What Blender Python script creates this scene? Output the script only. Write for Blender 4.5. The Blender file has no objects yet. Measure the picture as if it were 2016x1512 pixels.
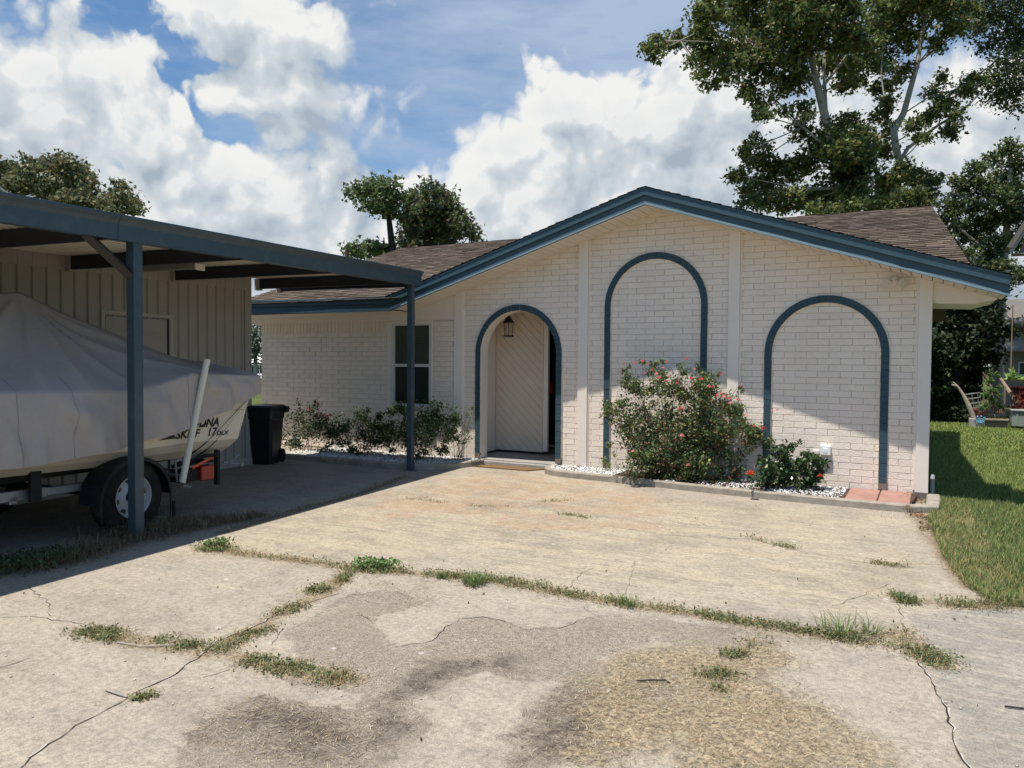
import bpy, math, random
import numpy as np
from mathutils import Vector, Matrix
from mathutils import noise as mnoise

# ------------------------------------------------------------------ scene, camera, light
SC = bpy.context.scene
COL = SC.collection
PI = math.pi
CAM = np.array([-.02, -9.49, 1.392])
FPX = 1500.0
_yaw, _pit, _rol = [math.radians(a) for a in (28.65, 1.735, .428)]
_fw = np.array([-math.sin(_yaw), math.cos(_yaw), 0]); _rt = np.array([math.cos(_yaw), math.sin(_yaw), 0]); _up = np.array([0, 0, 1.])
_u2 = _up*math.cos(_pit)+_fw*math.sin(_pit); _f2 = _fw*math.cos(_pit)-_up*math.sin(_pit)
_R = _rt*math.cos(_rol)+_u2*math.sin(_rol); _U = _u2*math.cos(_rol)-_rt*math.sin(_rol)
cd = bpy.data.cameras.new('camera'); cam = bpy.data.objects.new('camera', cd); COL.objects.link(cam)
cd.sensor_width = 36; cd.sensor_fit = 'HORIZONTAL'; cd.lens = FPX/2016*36; cd.clip_start = .05; cd.clip_end = 3000
m = Matrix.Identity(4)
for i in range(3):
    m[i][0] = _R[i]; m[i][1] = _U[i]; m[i][2] = -_f2[i]; m[i][3] = CAM[i]
cam.matrix_world = m
SC.camera = cam

SUN_TO = np.array([-.47, -1.0, 3.6]); SUN_TO = SUN_TO/np.linalg.norm(SUN_TO)
sl = bpy.data.lights.new('sun', 'SUN'); sl.energy = 5.0; sl.angle = math.radians(.53); sl.color = (1, .94, .85)
so = bpy.data.objects.new('sun', sl); COL.objects.link(so); so.location = (0, -5, 12)
so.rotation_euler = Vector(SUN_TO.tolist()).to_track_quat('Z', 'Y').to_euler()
SUN_EL = math.asin(SUN_TO[2]); SUN_AZ = math.atan2(SUN_TO[0], SUN_TO[1])
SC.view_settings.view_transform = 'Standard'; SC.view_settings.look = 'None'
SC.view_settings.exposure = 0.30; SC.view_settings.gamma = 1.0; SC.view_settings.use_curve_mapping = False

def dirpx(px, py):
    """world direction of a point of the photograph"""
    d = _R*((px-1008)/FPX) - _U*((py-756)/FPX) + _f2
    return d
def at(px, py, depth):
    """point at that depth along the viewing axis"""
    return CAM + dirpx(px, py)*depth
def G(px, py, z=-.1):
    d = dirpx(px, py); return CAM + d*((z-CAM[2])/d[2])
def onY(px, py, Y=0.):
    d = dirpx(px, py); return CAM + d*((Y-CAM[1])/d[1])

# ------------------------------------------------------------------ world: sky texture + clouds placed by direction
W = bpy.data.worlds.new('World'); SC.world = W; W.use_nodes = True
def build_world():
    nt = W.node_tree; N = nt.nodes; L = nt.links; N.clear()
    out = N.new('ShaderNodeOutputWorld'); bg = N.new('ShaderNodeBackground'); bg.inputs[1].default_value = .09
    L.new(bg.outputs[0], out.inputs[0])
    sky = N.new('ShaderNodeTexSky'); sky.sky_type = 'NISHITA'; sky.sun_disc = False
    sky.sun_elevation = SUN_EL; sky.sun_rotation = SUN_AZ % (2*PI); sky.air_density = 1.0; sky.dust_density = .6; sky.ozone_density = 2.0
    # density group: direction -> density
    blobs = [  # px, py, rx, ry, amp   (photo coordinates turned into directions)
        (20,210,210,230,1.0),(150,150,140,110,.75),(245,150,85,85,.95),(265,250,110,130,1.0),(110,300,150,130,.95),(20,350,150,120,.9),
        (330,330,110,110,.95),(420,350,160,110,1.0),(560,400,190,120,1.0),(400,470,240,90,.9),(640,330,90,110,.9),(690,380,90,80,.85),(600,500,180,70,.8),
        (480,20,170,75,.9),(560,90,110,70,.75),(520,190,140,60,.85),(600,190,110,80,.9),(560,240,140,50,.75),(735,250,75,50,.42),(690,215,60,60,.5),
        (800,370,90,50,.8),(760,450,120,60,.75),(700,510,150,50,.8),
        (1100,240,110,90,1.0),(1000,330,90,80,1.0),(1080,350,160,120,1.05),(960,400,90,90,1.0),(1220,260,140,150,1.0),(1330,260,150,170,.95),(1230,400,190,120,1.0),
        (1450,230,150,150,.9),(1500,380,160,110,.95),(1700,260,190,170,.9),(1650,420,200,90,.9),(1900,180,170,110,.85),(1960,290,150,130,.9),(1900,400,160,110,.8),
        (120,420,260,150,1.1),(400,420,260,160,1.15),(300,560,420,130,1.1),(620,480,200,110,1.0),(1050,440,190,130,1.1),(1250,420,240,160,1.1),(1100,580,420,120,1.1),(1500,330,240,170,1.05),(1550,480,300,140,1.1),(1850,330,260,190,1.0),(1900,500,300,140,1.1),(60,140,110,110,.8),(250,180,95,110,.9),(330,260,90,90,.8),(960,330,70,90,.8),(800,480,110,60,.8),(590,60,110,90,.7),(1130,190,90,60,.6),
        (-250,260,300,300,.9),(-200,480,300,150,.9),(2300,250,330,260,.9),(2250,520,300,150,.8),(1830,560,300,60,.7)]
    g = bpy.data.node_groups.new('cloud_density', 'ShaderNodeTree')
    g.interface.new_socket('dir', in_out='INPUT', socket_type='NodeSocketVector')
    g.interface.new_socket('d', in_out='OUTPUT', socket_type='NodeSocketFloat')
    gn, gl = g.nodes, g.links
    gi = gn.new('NodeGroupInput'); go = gn.new('NodeGroupOutput')
    def vm(op, a, b=None, s=None):
        n = gn.new('ShaderNodeVectorMath'); n.operation = op
        for k, v in enumerate((a, b)):
            if v is None: continue
            if isinstance(v, (tuple, list)): n.inputs[k].default_value = v
            else: gl.new(v, n.inputs[k])
        if s is not None: n.inputs['Scale'].default_value = s
        return n
    def ma(op, a, b=None, c=None, clamp=False):
        n = gn.new('ShaderNodeMath'); n.operation = op; n.use_clamp = clamp
        for k, v in enumerate((a, b, c)):
            if v is None: continue
            if isinstance(v, (int, float)): n.inputs[k].default_value = v
            else: gl.new(v, n.inputs[k])
        return n.outputs[0]
    nz = gn.new('ShaderNodeTexNoise'); nz.inputs['Scale'].default_value = 5.5; nz.inputs['Detail'].default_value = 5; nz.inputs['Roughness'].default_value = .55
    gl.new(gi.outputs[0], nz.inputs['Vector'])
    w = vm('SUBTRACT', nz.outputs['Color'], (.5,.5,.5)); w2 = vm('SCALE', w.outputs[0], s=.13)
    wd = vm('ADD', gi.outputs[0], w2.outputs[0]).outputs[0]
    acc = None
    for (px, py, rx, ry, a) in blobs:
        c = dirpx(px, py); c = c/np.linalg.norm(c)
        k = 1/1500/(1+((px-1008)/1500)**2)**.5
        sx, sz = 1/(rx*k), 1/(ry*k)
        s = vm('SUBTRACT', wd, tuple(c)); s2 = vm('MULTIPLY', s.outputs[0], (sx, sx, sz)); ln = vm('LENGTH', s2.outputs[0])
        v = ma('MULTIPLY_ADD', ln.outputs['Value'], -a, a)
        acc = v if acc is None else ma('SMOOTH_MAX', acc, v, .12)
    f1 = gn.new('ShaderNodeTexNoise'); f1.inputs['Scale'].default_value = 16; f1.inputs['Detail'].default_value = 6; f1.inputs['Roughness'].default_value = .6
    gl.new(wd, f1.inputs['Vector'])
    vo = gn.new('ShaderNodeTexVoronoi'); vo.feature = 'F1'; vo.inputs['Scale'].default_value = 22
    gl.new(wd, vo.inputs['Vector'])
    v2 = gn.new('ShaderNodeTexVoronoi'); v2.feature = 'F1'; v2.inputs['Scale'].default_value = 55
    gl.new(wd, v2.inputs['Vector'])
    d1 = ma('MULTIPLY_ADD', f1.outputs[0], .85, -.43)
    d2 = ma('ADD', ma('MULTIPLY_ADD', vo.outputs['Distance'], -.50, .18), ma('MULTIPLY_ADD', v2.outputs['Distance'], -.24, .09))
    dd = ma('ADD', acc, ma('ADD', d1, d2))
    gl.new(dd, go.inputs[0])
    # use the group
    tc = N.new('ShaderNodeTexCoord')
    def wvm(op, a, b=None, s=None):
        n = N.new('ShaderNodeVectorMath'); n.operation = op
        for k, v in enumerate((a, b)):
            if v is None: continue
            if isinstance(v, (tuple, list)): n.inputs[k].default_value = v
            else: L.new(v, n.inputs[k])
        if s is not None: n.inputs['Scale'].default_value = s
        return n.outputs[0]
    def wma(op, a, b=None, c=None, clamp=False):
        n = N.new('ShaderNodeMath'); n.operation = op; n.use_clamp = clamp
        for k, v in enumerate((a, b, c)):
            if v is None: continue
            if isinstance(v, (int, float)): n.inputs[k].default_value = v
            else: L.new(v, n.inputs[k])
        return n.outputs[0]
    dr = tc.outputs['Generated']
    G1 = N.new('ShaderNodeGroup'); G1.node_tree = g; L.new(dr, G1.inputs[0])
    off = wvm('ADD', dr, (-.012, -.004, .028)); G2 = N.new('ShaderNodeGroup'); G2.node_tree = g; L.new(off, G2.inputs[0])
    off3 = wvm('ADD', dr, (-.03, -.01, .075)); G3 = N.new('ShaderNodeGroup'); G3.node_tree = g; L.new(off3, G3.inputs[0])
    mr = N.new('ShaderNodeMapRange'); mr.interpolation_type = 'SMOOTHSTEP'; L.new(G1.outputs[0], mr.inputs[0]); sf = N.new('ShaderNodeTexNoise'); sf.inputs['Scale'].default_value = 3.6; sf.inputs['Detail'].default_value = 2; L.new(dr, sf.inputs['Vector']); mr.inputs[1].default_value = -.14; L.new(wma('MULTIPLY_ADD', wma('SUBTRACT', sf.outputs[0], .38, None, True), 1.5, .03, True), mr.inputs[2])
    # thin high haze streaks
    mp = N.new('ShaderNodeMapping'); mp.inputs['Scale'].default_value = (2.2, 2.2, 9); L.new(dr, mp.inputs[0])
    hz = N.new('ShaderNodeTexNoise'); hz.inputs['Scale'].default_value = 2.4; hz.inputs['Detail'].default_value = 7; hz.inputs['Roughness'].default_value = .6; L.new(mp.outputs[0], hz.inputs['Vector'])
    c0 = dirpx(1250, 60); c0 = c0/np.linalg.norm(c0)
    hs = wvm('SUBTRACT', dr, tuple(c0)); ln = N.new('ShaderNodeVectorMath'); ln.operation = 'LENGTH'; L.new(hs, ln.inputs[0])
    near = wma('MULTIPLY_ADD', ln.outputs['Value'], -1.9, 1.0, clamp=True)
    hm = wma('ADD', wma('MULTIPLY', near, .95), wma('MULTIPLY', wma('SUBTRACT', hz.outputs[0], .46), 2.0), clamp=True)
    # shading
    lit = wma('SUBTRACT', G1.outputs[0], G2.outputs[0]); lit2 = wma('SUBTRACT', G1.outputs[0], G3.outputs[0])
    bn = N.new('ShaderNodeTexNoise'); bn.inputs['Scale'].default_value = 9; bn.inputs['Detail'].default_value = 6; bn.inputs['Roughness'].default_value = .6; L.new(dr, bn.inputs['Vector'])
    l = wma('ADD', wma('MULTIPLY', lit, .95), wma('MULTIPLY', lit2, .38))
    l = wma('ADD', l, wma('MULTIPLY', wma('SUBTRACT', bn.outputs[0], .5), 1.1))
    l = wma('ADD', l, .50, clamp=True)
    thick = wma('MULTIPLY_ADD', G1.outputs[0], -.22, 0.08)
    l = wma('ADD', l, thick, clamp=True)
    cr = N.new('ShaderNodeValToRGB'); L.new(l, cr.inputs[0])
    e = cr.color_ramp.elements
    e[0].position = .0; e[0].color = (.47,.55,.65,1); e[1].position = 1; e[1].color = (1.08,1.08,1.06,1)
    x = e.new(.4); x.color = (.66,.74,.81,1); x = e.new(.7); x.color = (.79,.85,.90,1)
    cs = wvm('SCALE', cr.outputs[0], s=7.4)
    hcol = (4.9, 5.7, 7.0)
    m0 = N.new('ShaderNodeMix'); m0.data_type = 'RGBA'; L.new(wma('MULTIPLY', hm, .68), m0.inputs[0]); 
    skm = N.new('ShaderNodeVectorMath'); skm.operation = 'MULTIPLY'; L.new(sky.outputs[0], skm.inputs[0]); skm.inputs[1].default_value = SKY_T
    L.new(skm.outputs[0], m0.inputs[6]); m0.inputs[7].default_value = (*hcol, 1)
    m1 = N.new('ShaderNodeMix'); m1.data_type = 'RGBA'; L.new(mr.outputs[0], m1.inputs[0]); L.new(m0.outputs[2], m1.inputs[6]); L.new(cs, m1.inputs[7])
    L.new(m1.outputs[2], bg.inputs[0])
SKY_T = (.80, 1.03, 1.16)
build_world()
W.cycles.sampling_method = 'MANUAL'; W.cycles.sample_map_resolution = 256

# ------------------------------------------------------------------ materials
MATS = {}
def mat(name, col, rough=.7, spec=.3, metal=0., var=.0, vscale=3., bump=0., bscale=40., detail=None, transl=0., tint=False, coat=0., stain=None):
    """procedural principled material: base colour, large and small noise variation, bump, optional per-face tint attribute"""
    if name in MATS: return MATS[name]
    M = bpy.data.materials.new(name); M.use_nodes = True; nt = M.node_tree; N = nt.nodes; L = nt.links
    b = N['Principled BSDF']; b.inputs['Roughness'].default_value = rough; b.inputs['Metallic'].default_value = metal
    b.inputs['Specular IOR Level'].default_value = spec
    if coat: b.inputs['Coat Weight'].default_value = coat
    tc = N.new('ShaderNodeTexCoord')
    c = None
    base = N.new('ShaderNodeRGB'); base.outputs[0].default_value = (*col, 1); c = base.outputs[0]
    def mixc(fac, a, bb, blend='MIX'):
        n = N.new('ShaderNodeMix'); n.data_type = 'RGBA'; n.blend_type = blend
        if isinstance(fac, (int, float)): n.inputs[0].default_value = fac
        else: L.new(fac, n.inputs[0])
        for k, v in ((6, a), (7, bb)):
            if isinstance(v, tuple): n.inputs[k].default_value = (*v, 1) if len(v) == 3 else v
            else: L.new(v, n.inputs[k])
        return n.outputs[2]
    def hsvv(c, fac_socket, amt):
        mr = N.new('ShaderNodeMapRange'); L.new(fac_socket, mr.inputs[0]); mr.inputs[1].default_value = .25; mr.inputs[2].default_value = .75
        mr.inputs[3].default_value = 1-amt; mr.inputs[4].default_value = 1+amt
        v = N.new('ShaderNodeVectorMath'); v.operation = 'SCALE'; L.new(c, v.inputs[0]); L.new(mr.outputs[0], v.inputs['Scale']); return v.outputs[0]
    if var:
        n1 = N.new('ShaderNodeTexNoise'); n1.inputs['Scale'].default_value = vscale; n1.inputs['Detail'].default_value = 6; n1.inputs['Roughness'].default_value = .65
        L.new(tc.outputs['Object'], n1.inputs['Vector']); c = hsvv(c, n1.outputs[0], var)
        n2 = N.new('ShaderNodeTexNoise'); n2.inputs['Scale'].default_value = vscale*17; n2.inputs['Detail'].default_value = 3
        L.new(tc.outputs['Object'], n2.inputs['Vector']); c = hsvv(c, n2.outputs[0], var*.6)
    if stain:
        scol, samt, sscale = stain
        n3 = N.new('ShaderNodeTexNoise'); n3.inputs['Scale'].default_value = sscale; n3.inputs['Detail'].default_value = 8; n3.inputs['Roughness'].default_value = .7
        L.new(tc.outputs['Object'], n3.inputs['Vector'])
        mr = N.new('ShaderNodeMapRange'); L.new(n3.outputs[0], mr.inputs[0]); mr.inputs[1].default_value = .5; mr.inputs[2].default_value = .72; mr.inputs[4].default_value = samt
        c = mixc(mr.outputs[0], c, scol)
    if tint:
        a = N.new('ShaderNodeAttribute'); a.attribute_name = 'tint'
        v = N.new('ShaderNodeVectorMath'); v.operation = 'MULTIPLY'; L.new(c, v.inputs[0]); L.new(a.outputs['Vector'], v.inputs[1]); c = v.outputs[0]
    L.new(c, b.inputs['Base Color'])
    if bump:
        n4 = N.new('ShaderNodeTexNoise'); n4.inputs['Scale'].default_value = bscale; n4.inputs['Detail'].default_value = 5; n4.inputs['Roughness'].default_value = .6
        L.new(tc.outputs['Object'], n4.inputs['Vector'])
        bp = N.new('ShaderNodeBump'); bp.inputs['Strength'].default_value = bump; bp.inputs['Distance'].default_value = .01
        L.new(n4.outputs[0], bp.inputs['Height']); L.new(bp.outputs[0], b.inputs['Normal'])
    if transl:
        t = N.new('ShaderNodeBsdfTranslucent'); L.new(c, t.inputs[0])
        mx = N.new('ShaderNodeMixShader'); mx.inputs[0].default_value = transl
        L.new(b.outputs[0], mx.inputs[1]); L.new(t.outputs[0], mx.inputs[2]); L.new(mx.outputs[0], N['Material Output'].inputs[0])
    MATS[name] = M
    return M

CREAM = (.82, .72, .625)
m_brick = mat('painted_brick', CREAM, .62, .25, var=.05, vscale=2.2, bump=.35, bscale=60, stain=((.5,.44,.38), .22, 1.7))
m_brickt = mat('painted_brick_face', CREAM, .62, .25, var=.05, vscale=2.2, bump=.5, bscale=60, tint=True, stain=((.60,.52,.42), .35, .8))
m_trim = mat('cream_trim', (.80,.725,.65), .5, .3, var=.03, vscale=3, bump=.08, bscale=12, stain=((.55,.5,.45), .15, 2.))
m_soff = mat('cream_soffit', (.72,.64,.55), .55, .3, var=.03, vscale=5)
m_blue = mat('slate_blue_paint', (.036,.076,.100), .5, .4, var=.12, vscale=4, bump=.1, bscale=30)
m_blueb = mat('slate_blue_brick', (.034,.072,.096), .6, .3, var=.12, vscale=6, bump=.4, bscale=60)
m_lblue = mat('faded_blue_edge', (.19,.27,.31), .6, .3, var=.12, vscale=8)
m_joint = mat('painted_joint', (.60,.525,.44), .8, .1, var=.1, vscale=6)
m_mortar = mat('dark_gap', (.06,.05,.045), .9, .1)
m_raw = mat('raw_brick', (.22,.17,.14), .9, .1, var=.2, vscale=20)
m_shing = mat('brown_shingles', (.120,.094,.074), .92, .12, var=.16, vscale=1.2, bump=.6, bscale=180, tint=True)
m_cap = mat('ridge_cap', (.05,.04,.038), .9, .1, var=.2, vscale=9)

# ------------------------------------------------------------------ mesh helpers
rnd = random.Random(7); rng = np.random.default_rng(11)
class MB:
    def __init__(s): s.v = []; s.f = []; s.m = []; s.t = []
    def add(s, vs, fs, mi=0, t=1.):
        o = len(s.v); s.v += [tuple(map(float, p)) for p in vs]
        for f in fs: s.f.append(tuple(i+o for i in f)); s.m.append(mi); s.t.append(t)
    def box(s, x0, x1, y0, y1, z0, z1, mi=0, M=None, t=1.):
        vs = [(x0,y0,z0),(x1,y0,z0),(x1,y1,z0),(x0,y1,z0),(x0,y0,z1),(x1,y0,z1),(x1,y1,z1),(x0,y1,z1)]
        if M is not None: vs = [tuple(M @ Vector(p)) for p in vs]
        s.add(vs, [(0,3,2,1),(4,5,6,7),(0,1,5,4),(1,2,6,5),(2,3,7,6),(3,0,4,7)], mi, t)
    def cbox(s, x0, x1, y0, y1, z0, z1, c=.01, mi=0, M=None, t=1.):
        """box with chamfered edges"""
        cx, cy, cz = (x0+x1)/2, (y0+y1)/2, (z0+z1)/2; hx, hy, hz = (x1-x0)/2, (y1-y0)/2, (z1-z0)/2
        c = min(c, hx*.9, hy*.9, hz*.9); V = []; idx = {}
        for a in (-1, 1):
            for b in (-1, 1):
                for d in (-1, 1):
                    for k in range(3):
                        q = [a*(hx-(c if k != 0 else 0)), b*(hy-(c if k != 1 else 0)), d*(hz-(c if k != 2 else 0))]
                        idx[(a,b,d,k)] = len(V); V.append((cx+q[0], cy+q[1], cz+q[2]))
        if M is not None: V = [tuple(M @ Vector(p)) for p in V]
        F = []
        for a in (-1, 1):
            F.append([idx[(a,-1,-1,0)],idx[(a,1,-1,0)],idx[(a,1,1,0)],idx[(a,-1,1,0)]][::a])
            F.append([idx[(-1,a,-1,1)],idx[(-1,a,1,1)],idx[(1,a,1,1)],idx[(1,a,-1,1)]][::a])
            F.append([idx[(-1,-1,a,2)],idx[(1,-1,a,2)],idx[(1,1,a,2)],idx[(-1,1,a,2)]][::a])
        for a in (-1, 1):
            for b in (-1, 1):
                F.append([idx[(a,b,-1,0)],idx[(a,b,1,0)],idx[(a,b,1,1)],idx[(a,b,-1,1)]][::a*b])
                F.append([idx[(a,-1,b,0)],idx[(a,-1,b,2)],idx[(a,1,b,2)],idx[(a,1,b,0)]][::a*b])
                F.append([idx[(-1,a,b,1)],idx[(1,a,b,1)],idx[(1,a,b,2)],idx[(-1,a,b,2)]][::a*b])
                for d in (-1, 1): F.append([idx[(a,b,d,0)],idx[(a,b,d,1)],idx[(a,b,d,2)]][::a*b*d])
        s.add(V, [tuple(f) for f in F], mi, t)
    def prism(s, poly, axis, a, b, mi=0, M=None, t=1.):
        """2D polygon extruded along axis ('x': poly=(y,z), 'y': poly=(x,z), 'z': poly=(x,y))"""
        def P(p, h):
            return {'x': (h, p[0], p[1]), 'y': (p[0], h, p[1]), 'z': (p[0], p[1], h)}[axis]
        n = len(poly); vs = [P(p, a) for p in poly]+[P(p, b) for p in poly]
        if M is not None: vs = [tuple(M @ Vector(p)) for p in vs]
        fs = [tuple(range(n))[::-1], tuple(range(n, 2*n))]+[(i, (i+1) % n, n+(i+1) % n, n+i) for i in range(n)]
        s.add(vs, fs, mi, t)
    def tube(s, pts, rad, n=8, mi=0, cap=True, t=1.):
        pts = [Vector(tuple(map(float, p))) for p in pts]
        if isinstance(rad, (int, float)): rad = [rad]*len(pts)
        o = len(s.v); up = Vector((0, 0, 1)); prev = None
        for i, p in enumerate(pts):
            d = (pts[min(i+1, len(pts)-1)]-pts[max(i-1, 0)]); d = d.normalized() if d.length > 1e-9 else Vector((0, 0, 1))
            if prev is None:
                a = d.cross(up) if abs(d.z) < .95 else d.cross(Vector((1, 0, 0)))
            else: a = prev - d*prev.dot(d)
            a.normalize(); prev = a; b = d.cross(a)
            for k in range(n):
                q = p+(a*math.cos(2*PI*k/n)+b*math.sin(2*PI*k/n))*rad[i]; s.v.append(tuple(q))
        for i in range(len(pts)-1):
            for k in range(n):
                s.f.append((o+i*n+k, o+i*n+(k+1) % n, o+(i+1)*n+(k+1) % n, o+(i+1)*n+k)); s.m.append(mi); s.t.append(t)
        if cap:
            s.f.append(tuple(o+k for k in range(n))[::-1]); s.m.append(mi); s.t.append(t)
            s.f.append(tuple(o+(len(pts)-1)*n+k for k in range(n))); s.m.append(mi); s.t.append(t)
    def lathe(s, prof, n=24, mi=0, M=None, t=1.):
        """profile of (r, z) revolved about z"""
        vs = [(r*math.cos(2*PI*k/n), r*math.sin(2*PI*k/n), z) for r, z in prof for k in range(n)]
        if M is not None: vs = [tuple(M @ Vector(p)) for p in vs]
        fs = [(i*n+k, i*n+(k+1) % n, (i+1)*n+(k+1) % n, (i+1)*n+k) for i in range(len(prof)-1) for k in range(n)]
        s.add(vs, fs, mi, t)
    def build(s, name, mats, parent=None, smooth=False, bevel=0., tint=False, loc=None):
        me = bpy.data.meshes.new(name); 
        vv = s.v
        me.from_pydata(vv, [], s.f)
        mats = mats if isinstance(mats, (list, tuple)) else [mats]
        for mm in mats: me.materials.append(mm)
        me.polygons.foreach_set('material_index', s.m)
        if smooth: me.polygons.foreach_set('use_smooth', [True]*len(s.f))
        if tint:
            at_ = me.attributes.new('tint', 'FLOAT_VECTOR', 'FACE')
            at_.data.foreach_set('vector', np.array([(x, x, x) if isinstance(x, (int, float)) else x for x in s.t], dtype=np.float32).ravel())
        me.update()
        o = bpy.data.objects.new(name, me); COL.objects.link(o)
        if parent is not None: o.parent = parent
        if bevel:
            bm = o.modifiers.new('bevel', 'BEVEL'); bm.width = bevel; bm.segments = 2; bm.limit_method = 'ANGLE'
        return o
def tag(o, label=None, cat=None, group=None, kind=None):
    if label: o['label'] = label
    if cat: o['category'] = cat
    if group: o['group'] = group
    if kind: o['kind'] = kind
    return o
def thing(name, label, cat, loc=(0, 0, 0), rz=0., group=None):
    o = bpy.data.objects.new(name, None); COL.objects.link(o); o.location = tuple(map(float, loc)); o.rotation_euler = (0, 0, rz)
    o.empty_display_size = .2
    return tag(o, label, cat, group)
def fastmesh(name, V, F, mats, parent=None, tint=None, smooth=False):
    """V (n,3), F (m,k) arrays of same-size faces"""
    me = bpy.data.meshes.new(name); V = np.asarray(V, np.float32); F = np.asarray(F, np.int32); k = F.shape[1]
    me.vertices.add(len(V)); me.vertices.foreach_set('co', V.ravel())
    me.loops.add(F.size); me.loops.foreach_set('vertex_index', F.ravel())
    me.polygons.add(len(F)); me.polygons.foreach_set('loop_start', np.arange(0, F.size, k, dtype=np.int32)); me.polygons.foreach_set('loop_total', np.full(len(F), k, np.int32))
    if smooth: me.polygons.foreach_set('use_smooth', np.ones(len(F), bool))
    for mm in (mats if isinstance(mats, (list, tuple)) else [mats]): me.materials.append(mm)
    if tint is not None:
        a = me.attributes.new('tint', 'FLOAT_VECTOR', 'FACE'); a.data.foreach_set('vector', np.asarray(tint, np.float32).ravel())
    me.update(calc_edges=True); me.validate()
    o = bpy.data.objects.new(name, me); COL.objects.link(o)
    if parent is not None: o.parent = parent
    return o

# ------------------------------------------------------------------ HOUSE
XL, XR = -10.14, 0.0
PKX, PKZ = -3.085, 3.302            # rake peak (fascia bottom)
LX, LZ = -6.97, 2.104               # left end of the rake
RX, RZ = .645, 2.068                # right end of the rake
def rake(x):                        # underside of the rake at X
    if x < LX: return LZ+(LX-x)*.006
    return PKZ-(PKX-x)*(PKZ-LZ)/(PKX-LX) if x < PKX else PKZ-(x-PKX)*(PKZ-RZ)/(RX-PKX)
house = thing('house', 'single storey cream painted brick house with low front gable and three blue edged arches', 'house', (0, 0, 0))
HB = .0748
def clip_poly(poly, a, b, c):       # keep a*x+b*z<=c
    out = []
    for i in range(len(poly)):
        p, q = poly[i], poly[(i+1) % len(poly)]
        dp, dq = a*p[0]+b*p[1]-c, a*q[0]+b*q[1]-c
        if dp <= 0: out.append(p)
        if (dp < 0 < dq) or (dq < 0 < dp):
            t = dp/(dp-dq); out.append((p[0]+(q[0]-p[0])*t, p[1]+(q[1]-p[1])*t))
    return out
def brick(mb, poly, proud, rr, ch=.002, mi=0):
    n = len(poly); cx = sum(p[0] for p in poly)/n; cz = sum(p[1] for p in poly)/n
    rx = max(abs(p[0]-cx) for p in poly); rz_ = max(abs(p[1]-cz) for p in poly)
    if rx < .008 or rz_ < .006: return
    tx, tz = (rr.random()-.5)*.0016, (rr.random()-.5)*.0012
    outer = [(p[0]+(rr.random()-.5)*.002, p[1]+(rr.random()-.5)*.0018) for p in poly]
    inner = [(cx+(p[0]-cx)*(1-ch/rx), cz+(p[1]-cz)*(1-ch/rz_)) for p in outer]
    def yy(p): return -proud + tx*(p[0]-cx)/rx + tz*(p[1]-cz)/rz_
    vs = [(p[0], .004, p[1]) for p in outer]+[(p[0], yy(p)+ch*.7, p[1]) for p in outer]+[(p[0], yy(p), p[1]) for p in inner]
    fs = [(i, (i+1) % n, n+(i+1) % n, n+i) for i in range(n)]+[(n+i, n+(i+1) % n, 2*n+(i+1) % n, 2*n+i) for i in range(n)]+[tuple(range(2*n, 3*n))]
    tv = 1+(rr.random()-.5)*.045; mb.add(vs, fs, mi, (tv, tv*(1+(rr.random()-.5)*.012), tv*(1+(rr.random()-.5)*.03)))
ARCH = [(-5.105, .690, 1.497), (-3.115, .683, 2.112), (-1.0755, .672, 1.504)]
def in_open(x, z, g=0):
    cx, R, sp = ARCH[0]; r = R-.04+g
    if abs(x-cx) > r: return False
    return z < sp or (x-cx)**2+(z-sp)**2 < r*r
def wall_bricks():
    mb = MB(); rr = random.Random(3); Lb = .246; j = .0055
    k = 0; z = .705-10*HB
    while z < 3.35:
        z1 = z+HB-j; x = XL+.01-(Lb/2 if k % 2 else 0)-.0
        while x < XR-.1:
            x1 = x+Lb-j+(rr.random()-.5)*.006
            a, b = max(x, XL), min(x1, -.1)
            zt = rake((a+b)/2)+.02
            ok = b-a > .02
            if z > 1.79 and a < -7.42: ok = False                       # soldier course instead
            if z1 > 1.995 and (a+b)/2 < -6.1: ok = False
            if z1 > 2.4 and (a+b)/2 < -6.1: ok = False
            if ok and a < -6.55 and b > -7.43 and z1 > .65 and z < 2.02:
                if a < -7.43: b = -7.43
                elif b > -6.55: a = -6.55
                else: ok = False
            if ok:
                poly = [(a, z), (b, z), (b, z1), (a, z1)]
                s = (PKZ-LZ)/(PKX-LX); poly = clip_poly(poly, -s, 1, PKZ+.03-s*PKX) if a > -6.9 else poly
                s = (PKZ-RZ)/(RX-PKX); poly = clip_poly(poly, s, 1, PKZ+.03+s*PKX) if len(poly) > 2 else poly
                # door opening: cut at the curve (hidden under the arch ring)
                if len(poly) == 4 and z < ARCH[0][1]+ARCH[0][2]:
                    cx, R, sp = ARCH[0]; zm = (z+z1)/2; rr_ = R-.035
                    hw = rr_ if zm < sp else (math.sqrt(max(0, rr_**2-(zm-sp)**2)))
                    if hw > 0:
                        l, r = cx-hw, cx+hw
                        if a >= l and b <= r: poly = []
                        elif a < l < b and b <= r: poly = [(a, z), (l, z), (l, z1), (a, z1)]
                        elif a < r < b and a >= l: poly = [(r, z), (b, z), (b, z1), (r, z1)]
                        elif a < l and b > r: poly = []
                if len(poly) >= 3: brick(mb, poly, .0055+rr.random()*.003, rr)
            x += Lb
        z += HB; k += 1
    # soldier course under the left eave
    x = XL
    while x < -7.43:
        brick(mb, [(x, 1.80), (x+.068, 1.80), (x+.068, 1.995), (x, 1.995)], .004+rr.random()*.002, rr); x += .0755
    return mb
mb = wall_bricks()
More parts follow.
